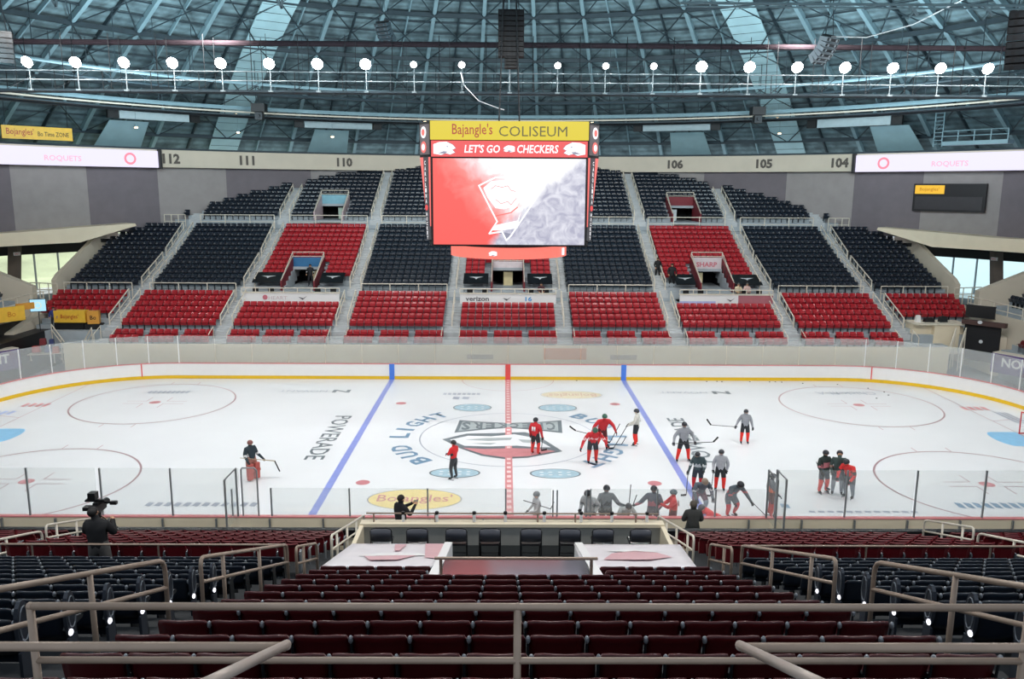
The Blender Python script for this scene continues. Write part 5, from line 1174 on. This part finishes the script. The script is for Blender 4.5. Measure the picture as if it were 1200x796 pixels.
for s_, nm_ in ((-1, 'left'), (1, 'right')):
    x = s_*4.1
    near_aisle(x, -36.3, 10.12, -32.25, 8.52, f'{nm_} near aisle handrail, length closest to the camera', .028, 2, loop=False)
    near_aisle(x, -31.2, 8.06, -27.2, 6.42, f'{nm_} near aisle handrail, middle length', .028, 2)
    near_aisle(x, -26.6, 6.1, -25.0, 5.45, f'{nm_} near aisle handrail, short length beside the tarp', .028, 1)
    near_aisle(x, -23.6, 5.0, -19.4, 3.75, f'{nm_} near aisle handrail, lowest length towards the ice', .028, 3, M_RAILF)
    near_aisle(s_*11.6, -24.0, 5.0, -21.9, 4.35, f'outer {nm_} aisle handrail, upper short length', .03, 1, M_RAILF)
    near_aisle(s_*11.9, -21.2, 4.2, -18.8, 3.4, f'outer {nm_} aisle handrail, lower length', .03, 2, M_RAILF)
    r = guard(s_*14 - 9.2, s_*14 + 9.2, -24.9, 4.1, 1.27, f'long tan cross rail between near red and navy seats on the {nm_}', M_RAILN, 7, .022)
    for k in range(9):
        y = -35.69+.8*k; zt = 9.45-.32*k; e = empty('seat_end_panel', (s_*4.70, y+.02, zt-.50)); tag(e, f'dark oval end panel with white aisle light on the {nm_} navy block, {ORD[k+1]} from camera', 'panel', 'aisle end panels of the navy rows')
        b = MB(); P_ = [(.10*math.cos(q)+.06, .40+.25*math.sin(q)) for q in [2*PI*t__/14 for t__ in range(14)]]; b.prism(P_, -.02, .02, 'x'); b.box(-.015, .015, -.02, .14, -.35, .15); b.build('plate', mat('end_plate', '3a3f48', .3, .2), e)
        b = MB(); P_ = [(.07*math.cos(q)+.06, .42+.17*math.sin(q)) for q in [2*PI*t__/14 for t__ in range(14)]]; b.tube([(-s_*.024, p_[0], p_[1]) for p_ in P_], .008, 4, 0, True); b.build('raised_rim', M_ARM, e)
        b = MB(); b.ell((-s_*.03, .0, .22), (.02, .035, .035)); b.build('aisle_light', mat('emit_aisle', 'f4f4ff', emit=2.0), e)
front = empty('front_railing', (0, -37, 9.4)); tag(front, 'long tan pipe railing across the bottom of the view', 'railing')
b = MB(); b.tube([(-2.76, 0, 1.12), (2.72, 0, 1.12)], .021, 12); b.build('top_rail', M_RAILN, front, True)
b = MB(); b.tube([(-2.76, 0, .80), (2.72, 0, .80)], .019, 12); b.build('mid_rail', M_RAILN, front, True)
for x in (-2.76, -.12, 2.68): b = MB(); b.tube([(x, 0, 0), (x, 0, 1.12)], .021, 12); b.ell((x, 0, 1.12), (.023, .023, .023)); b.build('post', M_RAILN, front, True)
for s_, nm_, xa, xb, ye, ze in ((-1, 'left', -3.4, -1.16, -38.9, 11.26), (1, 'right', 3.2, .86, -38.9, 11.25)):
    r = empty('platform_railing', (0, 0, 0)); tag(r, f'{nm_} tan railing in front of the camera platform, with sloping end', 'railing')
    b = MB(); b.tube([(xa, -37.8, 10.76), (xb-(.02 if s_ < 0 else -.02)*0, -37.8, 10.76)], .021, 12); b.build('top_rail', M_RAILN, r, True)
    b = MB(); b.tube([(xb, -37.78, 10.76), (xb, ye, ze)], .021, 12); b.ell((xb, -37.79, 10.76), (.022, .022, .022)); b.build('sloping_rail', mat('rail_pale_tan', 'c4b4a8', .35, .2), r, True)
    b = MB(); b.tube([(xa, -37.8, 10.42), (xb-s_*-.35, -37.8, 10.42)], .019, 12); b.build('mid_rail', M_RAILN, r, True)
    b = MB(); b.tube([(xa*.93, -37.8, 9.4), (xa*.93, -37.8, 10.76)], .021, 10); b.build('post', M_RAILN, r, True)

# ---------------------------------------------------------------- people
SKIN = mat('skin', 'c89878', .6, var=.03); HAIRM = mat('hair_dark', '2a2220', .7); HAIRG = mat('hair_grey', '6a645e', .7)
def cloth(h): return mat('cloth_'+h, h, .75, var=.08, scale=14)
STAND = dict(pelvis=(0,0,.96), waist=(0,0,1.12), chest=(0,0,1.36), neck=(0,0,1.52), head=(0,-.02,1.62), crown=(0,-.01,1.74),
    shl=(-.20,0,1.44), ell=(-.30,-.02,1.17), wrl=(-.27,-.20,1.02), shr=(.20,0,1.44), elr=(.30,-.02,1.17), wrr=(.27,-.20,1.02),
    hil=(-.11,0,.93), knl=(-.15,-.06,.52), anl=(-.16,.02,.12), tol=(-.18,-.16,.06), hir=(.11,0,.93), knr=(.15,-.06,.52), anr=(.16,.02,.12), tor=(.18,-.16,.06))
def person(loc, rz, lab, pose=None, jersey='b02830', pants='2c2f34', socks='c8303a', shoes='1c1e22', bulk=1.25, player=True, helmet='2a2d33', stripe=None, hair=HAIRM, s=1., neckc=None, gloves='22252a', number=True):
    J = dict(STAND); J.update(pose or {}); J = {k: Vector(v) for k, v in J.items()}
    bones = [('pelvis','waist','p'),('waist','chest','j'),('chest','neck','j'),('neck','head','s'),('head','crown','s'),('chest','shl','j'),('shl','ell','j'),('ell','wrl','j'),('chest','shr','j'),('shr','elr','j'),('elr','wrr','j'),
             ('pelvis','hil','p'),('hil','knl','p'),('knl','anl','k'),('anl','tol','b'),('pelvis','hir','p'),('hir','knr','p'),('knr','anr','k'),('anr','tor','b')]
    R = dict(pelvis=.15, waist=.145, chest=.17, neck=.065, head=.098, crown=.075, shl=.085, shr=.085, ell=.062, elr=.062, wrl=.042, wrr=.042, hil=.115, hir=.115, knl=.078, knr=.078, anl=.05, anr=.05, tol=.04, tor=.04)
    for k in R:
        if k not in ('neck', 'head', 'crown', 'tol', 'tor'): R[k] *= bulk
    names_ = list(J); idx = {k: i for i, k in enumerate(names_)}; V = [J[k] for k in names_]; E_ = [(idx[a], idx[b]) for a, b, _ in bones]; rr = [R[k] for k in names_]
    hands = []
    for h, w_, e in (('l', 'wrl', 'ell'), ('r', 'wrr', 'elr')):            # palm and five fingers
        d = (J[w_]-J[e]).normalized(); side = d.cross(Vector((0, 0, 1)));
        side = side.normalized() if side.length > .1 else Vector((1, 0, 0)); dn = side.cross(d).normalized()
        if dn.z > 0: dn = -dn
        g = 1.35 if player else 1.0
        pi_ = len(V); V.append(J[w_]+d*.06*g); rr.append(.032*g); E_.append((idx[w_], pi_))
        for q in range(4):
            o_ = side*(q-1.5)*.021*g; L_ = (.065, .075, .07, .055)[q]*g
            a = len(V); V.append(J[w_]+d*.10*g+o_); rr.append(.0105*g); E_.append((pi_, a)); V.append(J[w_]+d*(.10*g+L_*.55)+o_*1.1+dn*.02); rr.append(.0095*g); E_.append((a, a+1)); V.append(J[w_]+d*(.10*g+L_*.7)+o_+dn*.05); rr.append(.009*g); E_.append((a+1, a+2))
        a = len(V); sg = 1 if h == 'l' else -1; V.append(J[w_]+d*.05*g+side*sg*.04*g); rr.append(.012*g); E_.append((pi_, a)); V.append(J[w_]+d*.085*g+side*sg*.055*g+dn*.015); rr.append(.0105*g); E_.append((a, a+1))
        hands.append((J[w_]+d*.085*g, d))
    me = bpy.data.meshes.new('tmp'); me.from_pydata([tuple(v) for v in V], E_, []); o = bpy.data.objects.new('tmp', me); C.objects.link(o)
    sk = o.modifiers.new('s', 'SKIN'); sk.use_smooth_shade = True; sv = me.skin_vertices[0].data
    for i, r_ in enumerate(rr): sv[i].radius = (r_, r_*(.78 if names_[i] in ('chest', 'waist', 'pelvis') else 1)) if i < len(names_) else (r_, r_)
    for v_ in sv: v_.use_root = False
    sv[idx['pelvis']].use_root = True
    sb_ = o.modifiers.new('u', 'SUBSURF'); sb_.levels = 1; sb_.render_levels = 1
    TMP.objects.link(o); C.objects.unlink(o)
    dg = TMPVL.depsgraph; TMPVL.update(); dg = bpy.context.evaluated_depsgraph_get() if False else TMPVL.depsgraph
    bm_ = bpy.data.meshes.new_from_object(o.evaluated_get(dg)); bpy.data.objects.remove(o)
    mm = {'s': SKIN, 'j': cloth(jersey), 'p': cloth(pants), 'k': cloth(socks), 'b': cloth(shoes), 'g': cloth(gloves) if player else SKIN, 't': cloth(stripe or jersey), 'n': cloth('e8e8e8'), 'f': mat('face_dark', '3a2622', .6)}
    keys = list(mm); bm_.materials.clear(); [bm_.materials.append(mm[k]) for k in keys]
    seg = [(J[a], J[b], t_, (R[a]+R[b])/2) for a, b, t_ in bones]
    for p in bm_.polygons:
        c = p.center; best = None; bd_ = 9
        for a, b, t_, rd in seg:
            ab = b-a; u = max(0, min(1, (c-a).dot(ab)/max(ab.length_squared, 1e-6))); d_ = (c-(a+ab*u)).length - rd*.9
            if d_ < bd_: bd_ = d_; best = (t_, u)
        k = best[0]
        if any((c-h_).length < .085 and (c-h_).dot(d__) > -.055 for h_, d__ in hands): k = 'g'
        elif k == 'j' and stripe and J['waist'].z+.02 < c.z < J['waist'].z+.09: k = 't'
        elif k == 'p' and c.z > J['pelvis'].z-.02*0 and (c-J['waist']).length < .2 and c.z > (J['pelvis'].z+.03): k = 'j'
        elif k == 'p' and player and best[1] > .86 and c.z < J['pelvis'].z-.22: k = 'k'
        if k == 's' and player is False and neckc and c.z < J['neck'].z+.02: k = 'j'
        p.material_index = keys.index(k); p.use_smooth = True
    # nose, ears, eyes and mouth grown into the same mesh
    hd = (J['crown']-J['neck']).normalized(); fw = Vector((0, -1, 0)); fw = (fw-hd*fw.dot(hd)).normalized(); sd = hd.cross(fw).normalized(); H = J['head'].lerp(J['crown'], .3)
    b = MB()
    b.ell(H+fw*.098-hd*.012, (.016, .022, .022), keys.index('s'), 6, 4)
    for q in (-1, 1): b.ell(H+fw*.082+sd*q*.036+hd*.02, (.013, .011, .009), keys.index('f'), 6, 4); b.ell(H+sd*q*.098, (.012, .022, .03), keys.index('s'), 6, 4)
    b.ell(H+fw*.082-hd*.052, (.028, .012, .007), keys.index('f'), 6, 4)
    if player and number:
        cb_ = (J['chest']); b.box(cb_.x-.09, cb_.x-.02, cb_.y+.148*bulk*.9, cb_.y+.155*bulk, cb_.z-.16, cb_.z+.04, keys.index('n')); b.box(cb_.x+.02, cb_.x+.09, cb_.y+.148*bulk*.9, cb_.y+.155*bulk, cb_.z-.16, cb_.z+.04, keys.index('n'))
    base = MB(); base.v = [tuple(v.co) for v in bm_.vertices]; base.f = [tuple(p.vertices) for p in bm_.polygons]; base.m = [p.material_index for p in bm_.polygons]
    base.add(b.v, b.f, 0); base.m[-len(b.f):] = b.m
    root = empty('person', loc, rz); root.scale = (s, s, s); tag(root, lab, 'person')
    body = base.build('body', [mm[k] for k in keys], root, True); bpy.data.meshes.remove(bm_)
    q = MB()
    if player:
        c0 = H+hd*.035; vs0 = len(q.v); q.ell((0, 0, .0), (.122, .142, .125), 0, 14, 8)
        ho = q; ho.v = [tuple(Vector(v)) for v in ho.v if True]
        hm = MB(); hm.v = [(v[0], v[1], max(v[2], -.03 - .05*(v[1] > 0))) for v in q.v]; hm.f = q.f; hm.m = q.m
        o_ = hm.build('helmet', mat('helmet_'+helmet, helmet, .3), root, True); o_.location = c0; o_.rotation_euler = Vector((0, 0, 1)).rotation_difference(hd).to_euler()
        for a_, t__ in (('anl', 'tol'), ('anr', 'tor')):                # skate blades
            bl = MB(); p, t2 = J[a_], J[t__]; d = Vector((t2.x-p.x, t2.y-p.y, 0)); d = d.normalized() if d.length > .02 else Vector((0, -1, 0)); c_ = Vector((p.x, p.y, 0)); z_ = max(.0, min(p.z, t2.z)-.06); bl.bar(c_-d*.08+Vector((0, 0, z_+.02)), c_+d*.22+Vector((0, 0, z_+.02)), .012, .05); bl.build('skate_blade', M_POST, root)
    elif hair is not None:
        q.ell((0, 0, 0), (.108, .118, .11), 0, 12, 8); hm = MB(); hm.v = [(v[0], v[1]+.012, max(v[2], -.005 - .07*(v[1] > .02))) for v in q.v]; hm.f = q.f; hm.m = q.m
        o_ = hm.build('hair', hair, root, True); o_.location = H+hd*.03
    root['joints'] = 0; del root['joints']
    Mx = Matrix.Translation(Vector(loc)) @ Matrix.Rotation(rz, 4, 'Z') @ Matrix.Scale(s, 4)
    return {k: Mx @ v for k, v in J.items()} | {'hl': Mx @ hands[0][0], 'hr': Mx @ hands[1][0]}
TMPSC = bpy.data.scenes.new('tmp'); TMP = TMPSC.collection; TMPVL = TMPSC.view_layers[0]
M_STICK = mat('stick_dark', '2c2a2c', .4); M_STICKT = mat('stick_tape', '17171a', .6)
def stick(a, b, lab, blade=(0, 0, 0), goalie=False):
    """shaft from a through to b (heel), blade vector from b"""
    a, b = Vector(a), Vector(b); r = empty('hockey_stick', b); tag(r, lab, 'hockey stick'); A0 = a-b
    m = MB(); m.bar((0, 0, 0), A0, .03, .022); m.build('shaft', M_STICK if not goalie else mat('stick_tan', 'a89878', .5), r)
    bl = Vector(blade); n = 4; P = [bl*(k/n) + Vector((0, 0, .025*(k/n)**2)) for k in range(n+1)]; m = MB(); d = bl.normalized(); up = Vector((0, 0, 1)) if abs(d.z) < .8 else Vector((0, 1, 0)); e = (up-d*up.dot(d)).normalized()*(.04 if not goalie else .06); w_ = d.cross(e).normalized()*.006
    for p, q in zip(P, P[1:]): m.hexa([p-e-w_, p-e+w_, q-e+w_, q-e-w_, p+e-w_, p+e+w_, q+e+w_, q+e-w_])
    m.build('blade', M_STICKT, r); 
    if goalie: m = MB(); m.bar(A0*.0, A0*.35, .08, .025); m.build('paddle', mat('stick_tan', ''), r)
RED, GREY, BLK_, NV = 'c4242c', '8d9096', '23292e', '2b323e'
S0, S1 = '8a1b22', 'd8dadc'
def up(**k): return k
# left goaltender, turned to the right
j = person((-11.34, -6.36, 0), .9, 'goaltender in dark jersey and red leg pads, alone on the left', up(knl=(-.2,-.12,.55), knr=(.2,-.12,.55), wrr=(.38,-.28,.98), wrl=(-.34,-.26,1.0)), '22323a', 'a06a60', 'b8584e', bulk=1.42, stripe='c8c8c8', helmet='7c4a44')
b = None
r = empty('leg_pads', (-11.34, -6.36, 0), .9); tag(r, 'red and tan goalie leg pads strapped to the left goaltender', 'pads')
for s_ in (-1, 1):
    q = MB(); q.hexa([(s_*.17-.12, -.22, .06), (s_*.17+.12, -.22, .06), (s_*.17+.12, -.08, .06), (s_*.17-.12, -.08, .06), (s_*.17-.11, -.27, .78), (s_*.17+.11, -.27, .78), (s_*.17+.11, -.13, .78), (s_*.17-.11, -.13, .78)]); q.box(s_*.17-.125, s_*.17+.125, -.28, -.1, .42, .52); q.build('pad', mat('pad_red', 'b8564e', .6), r)
stick(j['hl']+Vector((-.35, 0, .22)), j['hr']+Vector((.45, .1, -.12)), 'goalie stick held by the left goaltender', (.22, -.05, -.5), True)
# coach in red jacket
person((-2.43, -6.28, 0), -2.2, 'coach in red jacket and dark trousers with hands clasped, left of the emblem', up(wrl=(-.07,-.30,1.12), wrr=(.07,-.30,1.14), ell=(-.3,-.06,1.2), elr=(.3,-.06,1.2)), 'd02428', '33373c', '3a3e42', bulk=1.05, player=True, helmet='1e1e20', stripe='2a2c30', number=False)
j = person((1.28, -2.81, 0), 2.6, 'red jersey player standing alone right of centre line', up(wrl=(-.3,-.12,.92), wrr=(.32,-.12,.92)), RED, BLK_, 'd0302c', s=1.03)
stick(j['hl'], (1.6, -2.3, .05), 'stick lowered by the lone red player', (.28, .1, 0))
j = person((4.6, -1.99, 0), .2, 'red player leaning forward, the farther of the red pair', up(chest=(0,-.2,1.3), waist=(0,-.05,1.1), neck=(0,-.27,1.46), head=(0,-.31,1.56), crown=(0,-.31,1.68), shl=(-.24,-.2,1.38), shr=(.24,-.2,1.38), ell=(-.45,-.22,1.16), wrl=(-.55,-.3,.92), elr=(.45,-.22,1.16), wrr=(.55,-.25,.9), anl=(-.24,.1,.12), tol=(-.26,-.08,.06), anr=(.24,.02,.12)), RED, '5e2024', 'd0302c', helmet='2e5a48', s=1.1)
stick(j['hl']+Vector((.1, 0, 0)), j['hl']+Vector((-.75, .3, .12)), 'stick pointing left from the farther red player', (-.3, .1, .18)); stick(j['hr']+Vector((.15, 0, .5)), j['hr']+Vector((-.35, -.3, -.35)), 'stick tucked under the arm between the red pair', (-.25, 0, 0))
j = person((3.92, -4.04, 0), .1, 'red player bent forward, the nearer of the red pair', up(chest=(0,-.26,1.26), waist=(0,-.08,1.1), neck=(0,-.36,1.42), head=(0,-.42,1.5), crown=(0,-.45,1.61), shl=(-.24,-.26,1.34), shr=(.24,-.26,1.34), ell=(-.42,-.24,1.08), wrl=(-.52,-.28,.82), elr=(.42,-.3,1.1), wrr=(.5,-.4,.98)), RED, '34363c', 'd0302c', helmet='2e5a48', stripe='e0b0b0', s=1.12)
stick(j['hr']+Vector((-.1, 0, 0)), j['hr']+Vector((.65, .2, .0)), 'stick pointing right from the nearer red player', (.2, 0, .35))
j = person((6.4, -1.28, 0), -1.9, 'grey jersey player beside the right blue line, farthest of the greys', up(wrl=(-.2,-.34,1.0), wrr=(.2,-.32,1.02)), 'c9c8c0', BLK_, 'e0281c', s=1.05)
stick(j['hl'], (5.2, -1.9, .05), 'stick resting on ice beside the right blue line', (-.28, -.1, 0))
j = person((8.24, -3.76, 0), .1, 'grey jersey player facing us, stick held level across the body', up(wrl=(-.48,-.16,.98), ell=(-.42,0,1.16), elr=(.42,0,1.16), wrr=(.42,-.2,1.0), anl=(-.26,.02,.12), anr=(.26,.02,.12), tol=(-.3,-.16,.06), tor=(.3,-.16,.06), knl=(-.21,-.06,.52), knr=(.21,-.06,.52)), GREY, BLK_, 'e0281c', s=1.08)
stick(j['hl']+Vector((-.1, 0, .0)), j['hr']+Vector((.85, 0, .05)), 'level stick of the grey player facing us', (.22, 0, .22))
j = person((11.96, -.94, 0), -.1, 'grey jersey player standing farthest right with stick out left', up(ell=(-.36,0,1.18), wrl=(-.46,-.14,1.0), wrr=(.34,-.1,.94)), GREY, BLK_, 'e0281c', s=1.0)
stick(j['hl']+Vector((.1, 0, 0)), j['hl']+Vector((-1.25, 0, .1)), 'stick held out left by the farthest right grey player', (-.22, 0, .28))
j = person((8.06, -7.56, 0), -.4, 'dark jersey player bending left, left of the grey one', up(wrl=(-.34,-.3,.95), chest=(0,-.12,1.34), neck=(-.02,-.16,1.5), head=(-.02,-.2,1.6), crown=(-.02,-.2,1.71)), '3a4a4e', NV, RED, stripe='b0b4b8', s=1.0)
stick(j['hl'], (7.45, -8.2, .05), 'stick held low by the dark bending player', (-.25, -.1, 0))
j = person((9.02, -7.55, 0), -.2, 'grey jersey player turned left among the bench group', up(wrl=(-.3,-.22,1.0), wrr=(.26,-.05,.98)), 'a2a4aa', BLK_, 'e0281c', s=1.02)
stick(j['hl'], (8.45, -8.3, .05), 'stick held upright by the grey player in the bench group', (-.25, 0, 0))
LEAN = up(pelvis=(0,.1,.78), waist=(0,-.02,.92), chest=(0,-.22,1.08), neck=(0,-.32,1.2), head=(0,-.38,1.28), crown=(0,-.42,1.38), shl=(-.22,-.2,1.16), shr=(.22,-.2,1.16), ell=(-.33,-.26,.92), elr=(.33,-.26,.92), wrl=(-.3,-.42,.76), wrr=(.3,-.42,.76), hil=(-.12,.08,.76), hir=(.12,.08,.76), knl=(-.22,-.12,.46), knr=(.22,-.12,.46))
person((7.55, -10.1, 0), .15, 'player in patterned dark jersey hunched in front of the bench group', LEAN, '56606a', '7a5a66', '9aa8b4', stripe='c8ccd0', helmet='8a7a6a', s=1.12)
j = person((8.73, -10.4, 0), .5, 'dark jersey player stooping over a stick, rightmost of the bench group', LEAN | up(elr=(.4,-.3,.9), wrr=(.42,-.5,.7)), '4a565e', '59606a', 'c8303a', stripe='c05058', s=1.1)
stick(j['hr']+Vector((-.25, 0, .3)), (10.15, -10.9, .06), 'stick reaching right from the stooping player', (.3, .12, .03))
person((7.75, -11.7, .2), -1.45, 'player in bright red stretching on the ice by the near boards', up(pelvis=(0,.1,.26), waist=(0,-.05,.36), chest=(0,-.25,.48), neck=(0,-.38,.56), head=(0,-.46,.62), crown=(0,-.52,.72), shl=(-.2,-.25,.52), shr=(.2,-.25,.52), ell=(-.3,-.45,.32), elr=(.3,-.45,.32), wrl=(-.22,-.62,.14), wrr=(.22,-.62,.14), hil=(-.11,.14,.25), hir=(.11,.14,.25), knl=(-.5,.1,.22), knr=(.3,.5,.16), anl=(-.95,.15,.12), anr=(.4,.95,.1), tol=(-1.05,.02,.14), tor=(.46,1.1,.1)), 'e0343c', 'e04a44', 'e85a50', helmet='3a4048', s=1.05)
j = person((5.33, -12.15, 0), -.3, 'dark jersey player with raised gloves behind the low glass', up(ell=(-.42,-.15,1.2), wrl=(-.55,-.28,1.16), wrr=(.2,-.34,1.08)), '565a66', '6a6270', '8a7a84', stripe='b86a74', s=1.07)
stick(j['hl']+Vector((.1, 0, .42)), j['hl']+Vector((-.35, 0, -1.0)), 'stick standing up from the raised gloves', (-.15, 0, .0))
j = person((6.05, -12.3, 0), -1.6, 'red sweater player with both gloves lifted at the low glass', up(ell=(-.26,-.22,1.2), wrl=(-.1,-.42,1.22), elr=(.26,-.22,1.2), wrr=(.1,-.42,1.26)), 'e02c30', '6a2a30', '8a3a3a', helmet='5a6a72', s=1.02)
j = person((3.57, -12.2, 0), .1, 'grey and dark jersey player holding a stick upright behind the low glass', up(elr=(.42,-.1,1.14), wrr=(.62,-.2,1.12)), '6e7478', '4a5056', '5a6064', stripe='3a4044', s=1.09)
stick(j['hr']+Vector((.05, 0, .85)), j['hr']+Vector((-.05, 0, -1.05)), 'stick held upright between two grey players', (.12, 0, .12))
person((2.98, -12.3, 0), -.5, 'pale grey player leaning forward behind the low glass, left of the upright stick', up(chest=(0,-.14,1.3), neck=(0,-.2,1.46), head=(0,-.25,1.55), crown=(0,-.27,1.66), shl=(-.2,-.14,1.38), shr=(.2,-.14,1.38)), 'b4b8ba', 'a4a8aa', '8a9094', stripe='7a8084', s=1.1)
person((4.25, -12.3, 0), .2, 'crouching pale grey player, lowest head behind the low glass', LEAN, 'bcc0c2', 'a8acb0', '9aa0a4', stripe='8a9094', s=1.0)
j = person((1.0, -12.35, 0), -1.2, 'pale grey tracksuit person with raised stick blade, left of open door', up(elr=(.3,-.15,1.15), wrr=(.2,-.42,1.1)), 'b8b6b8', 'c4c6c8', 'c4c6c8', bulk=1.0, helmet='7a7c80', number=False, s=.98)
stick((.5, -12.55, 1.5), (1.5, -12.5, 1.15), 'stick leaning across the pale grey person', (.12, 0, .25))
person((10.28, -10.43, 0), 1.5, 'dark helmeted player half hidden behind the right glass returns', {}, '5a5e64', '6a4a44', 'b8504a', stripe='e06a40', s=1.0)
# huddle of three on the right
j = person((13.35, -7.82, 0), .3, 'dark jersey player with red socks, left one of the right-hand huddle', up(wrl=(-.3,-.22,1.0), wrr=(.24,-.25,1.05)), '23302c', '4a525c', 'd8504c', stripe='b87078', s=1.06)
stick(j['hl']+Vector((-.32, 0, .55)), j['hl']+Vector((.2, 0, -.6)), 'stick held diagonal by the left player of the huddle', (.15, 0, -.1))
person((13.9, -7.95, 0), -.3, 'dark green jersey player at the back of the right-hand huddle', up(chest=(0,-.1,1.38), neck=(0,-.16,1.53)), '3a4a48', '5a626c', '8a929a', stripe='8a6a60', s=1.08)
person((14.25, -8.35, 0), -.9, 'red jersey player bending in at the right of the huddle', up(chest=(0,-.24,1.26), waist=(0,-.08,1.1), neck=(0,-.34,1.4), head=(0,-.38,1.5), crown=(0,-.4,1.61), shl=(-.22,-.24,1.33), shr=(.22,-.24,1.33), ell=(-.34,-.3,1.06), wrl=(-.28,-.44,.9), elr=(.34,-.3,1.06), wrr=(.28,-.44,.9)), 'd83434', '5a626a', '7a828a', stripe='34383c', s=1.06)
# photographer behind the boards, woman in black, camera operator
j = person((-3.62, -15.3, .75), PI-.8, 'person in black shirt raising a phone behind the near boards', up(ell=(-.3,-.12,1.22), wrl=(-.16,-.40,1.40), elr=(.3,-.12,1.22), wrr=(.0,-.42,1.42), crown=(0,-.02,1.75)), '15161a', '15161a', '15161a', bulk=1.1, player=False, s=1.12, hair=HAIRM)
m_ = MB(); m_.box(-.075, .075, -.006, .006, -.04, .045); m_.box(-.068, .068, -.008, -.006, -.034, .038, 1); o = m_.build('phone', [M_BLACK, mat('phone_face', 'c8c4bc', .3)]); o.location = (j['hl']+j['hr'])/2+Vector((.02, .04, .04)); o.rotation_euler = (.1, 0, .4); tag(o, 'phone held up by the person in black', 'phone')
person((6.02, -15.5, .75), PI, 'person in long dark coat seen from behind at the right bench', up(pelvis=(0,0,.86), waist=(0,0,1.0), chest=(0,0,1.2), neck=(0,0,1.34), head=(0,-.02,1.43), crown=(0,-.01,1.54), shl=(-.18,0,1.26), shr=(.18,0,1.26), ell=(-.26,-.04,1.02), elr=(.26,-.04,1.02), wrl=(-.16,-.22,.96), wrr=(.16,-.22,.96)), '3a3b3a', '2a2c2c', '2a2c2c', bulk=1.12, player=False, s=1.2, hair=mat('hair_brown', '5a5248', .7))
j = person((-8.98, -24.3, 4.1), PI, 'camera operator in black shirt seen from behind on the near walkway', up(ell=(-.31,-.10,1.18), wrl=(-.16,-.36,1.36), elr=(.31,-.10,1.18), wrr=(.14,-.38,1.34), head=(.06,-.03,1.63), crown=(.07,-.02,1.75)), '101216', '5c5a58', '5c5a58', bulk=1.3, player=False, s=1.02, hair=mat('hair_black', '161414', .6))
r = empty('video_camera', (-9.2, -23.75, 4.1)); r.scale = (.8, .8, .8); tag(r, 'professional video camera on a tripod before the black-shirted operator', 'camera')
m_ = MB(); m_.box(-.1, .1, -.3, .28, 1.92, 2.14); m_.box(-.07, .07, -.15, .15, 2.14, 2.2); m_.build('camera_body', M_BLACK, r)
m_ = MB(); m_.tube([(0, .28, 2.03), (0, .5, 2.03)], [.075, .1], 12); m_.build('lens', M_BLACK, r)
m_ = MB(); m_.box(-.38, -.1, -.12, .08, 1.96, 2.06); m_.box(-.32, .2, -.05, .05, 2.2, 2.26); m_.box(-.22, -.02, -.1, .12, 2.26, 2.46); m_.tube([(-.35, 0, 2.2), (-.12, 0, 2.4)], .02, 6); m_.build('viewfinder', M_BLACK, r)
m_ = MB(); m_.tube([(.1, .2, 2.1), (.45, .1, 2.13)], .035, 8); m_.box(.3, .48, .05, .15, 2.08, 2.17); m_.build('microphone', M_BLACK, r)
m_ = MB(); m_.tube([(.05, -.1, 1.86), (.62, -.3, 1.58)], .015, 6); m_.tube([(.54, -.27, 1.62), (.64, -.31, 1.57)], .024, 8); m_.build('pan_handle', M_DARK, r)
m_ = MB(); m_.lathe([(.06, 1.72), (.08, 1.9), (.09, 1.92)], 0, 0, 12); m_.build('head_mount', M_BLACK, r)
for k in range(3): a = PI/2+2*PI*k/3; m_ = MB(); m_.tube([(0, 0, 1.72), (.5*math.cos(a), .5*math.sin(a), 0)], .022, 6); m_.build('tripod_leg', M_DARK, r)
# people in the far stand
person((12.35-.3, 25.2, 5.45), .2, 'person in black on the far aisle stairs, left of the pair', {}, '14161a', '14161a', '14161a', bulk=1.1, player=False)
person((12.95, 23.9, 4.95), .0, 'taller person in black on the far aisle stairs, right of the pair', {}, '14161a', '14161a', '1a1c20', bulk=1.15, player=False, s=1.08)
SIT = up(pelvis=(0,.1,.48), waist=(0,.1,.64), chest=(0,.06,.9), neck=(0,.04,1.05), head=(0,.02,1.15), crown=(0,.02,1.27), shl=(-.2,.06,.97), shr=(.2,.06,.97), ell=(-.27,-.02,.72), elr=(.27,-.02,.72), wrl=(-.18,-.22,.66), wrr=(.18,-.22,.66), hil=(-.1,.06,.48), hir=(.1,.06,.48), knl=(-.13,-.36,.48), knr=(.13,-.36,.48), anl=(-.13,-.38,.1), anr=(.13,-.38,.1), tol=(-.13,-.56,.05), tor=(.13,-.56,.05))
person((17.75, 22.0, 4.25), 0, 'seated person in cream shirt right of the right lower tunnel', SIT, 'd8c8a8', '4a4038', '3a3430', bulk=1.05, player=False, hair=HAIRG)
person((18.45, 22.1, 4.25), 0, 'seated person in pale pink shirt beside the cream-shirted one', SIT, 'd8b8b0', '4a4038', '3a3430', bulk=1.1, player=False, hair=HAIRG)
person((2.55, 21.6, 4.25), 0, 'seated person in dark top right of the centre tunnel', SIT, '4a2a30', '2a2a30', '2a2a30', bulk=1.05, player=False)
person((-15.9, 25.4, 4.75), 0, 'person in dark suit and white shirt standing in the left lower tunnel', {}, '24262c', '24262c', '24262c', bulk=1.0, player=False, stripe='e8e8e8')
person((-32.2, 17.0, 2.6), .3, 'person in blue shirt standing by the left corner stage', {}, '2c3a7a', '22242c', '22242c', bulk=1.05, player=False, s=.9)
bpy.data.scenes.remove(TMPSC)
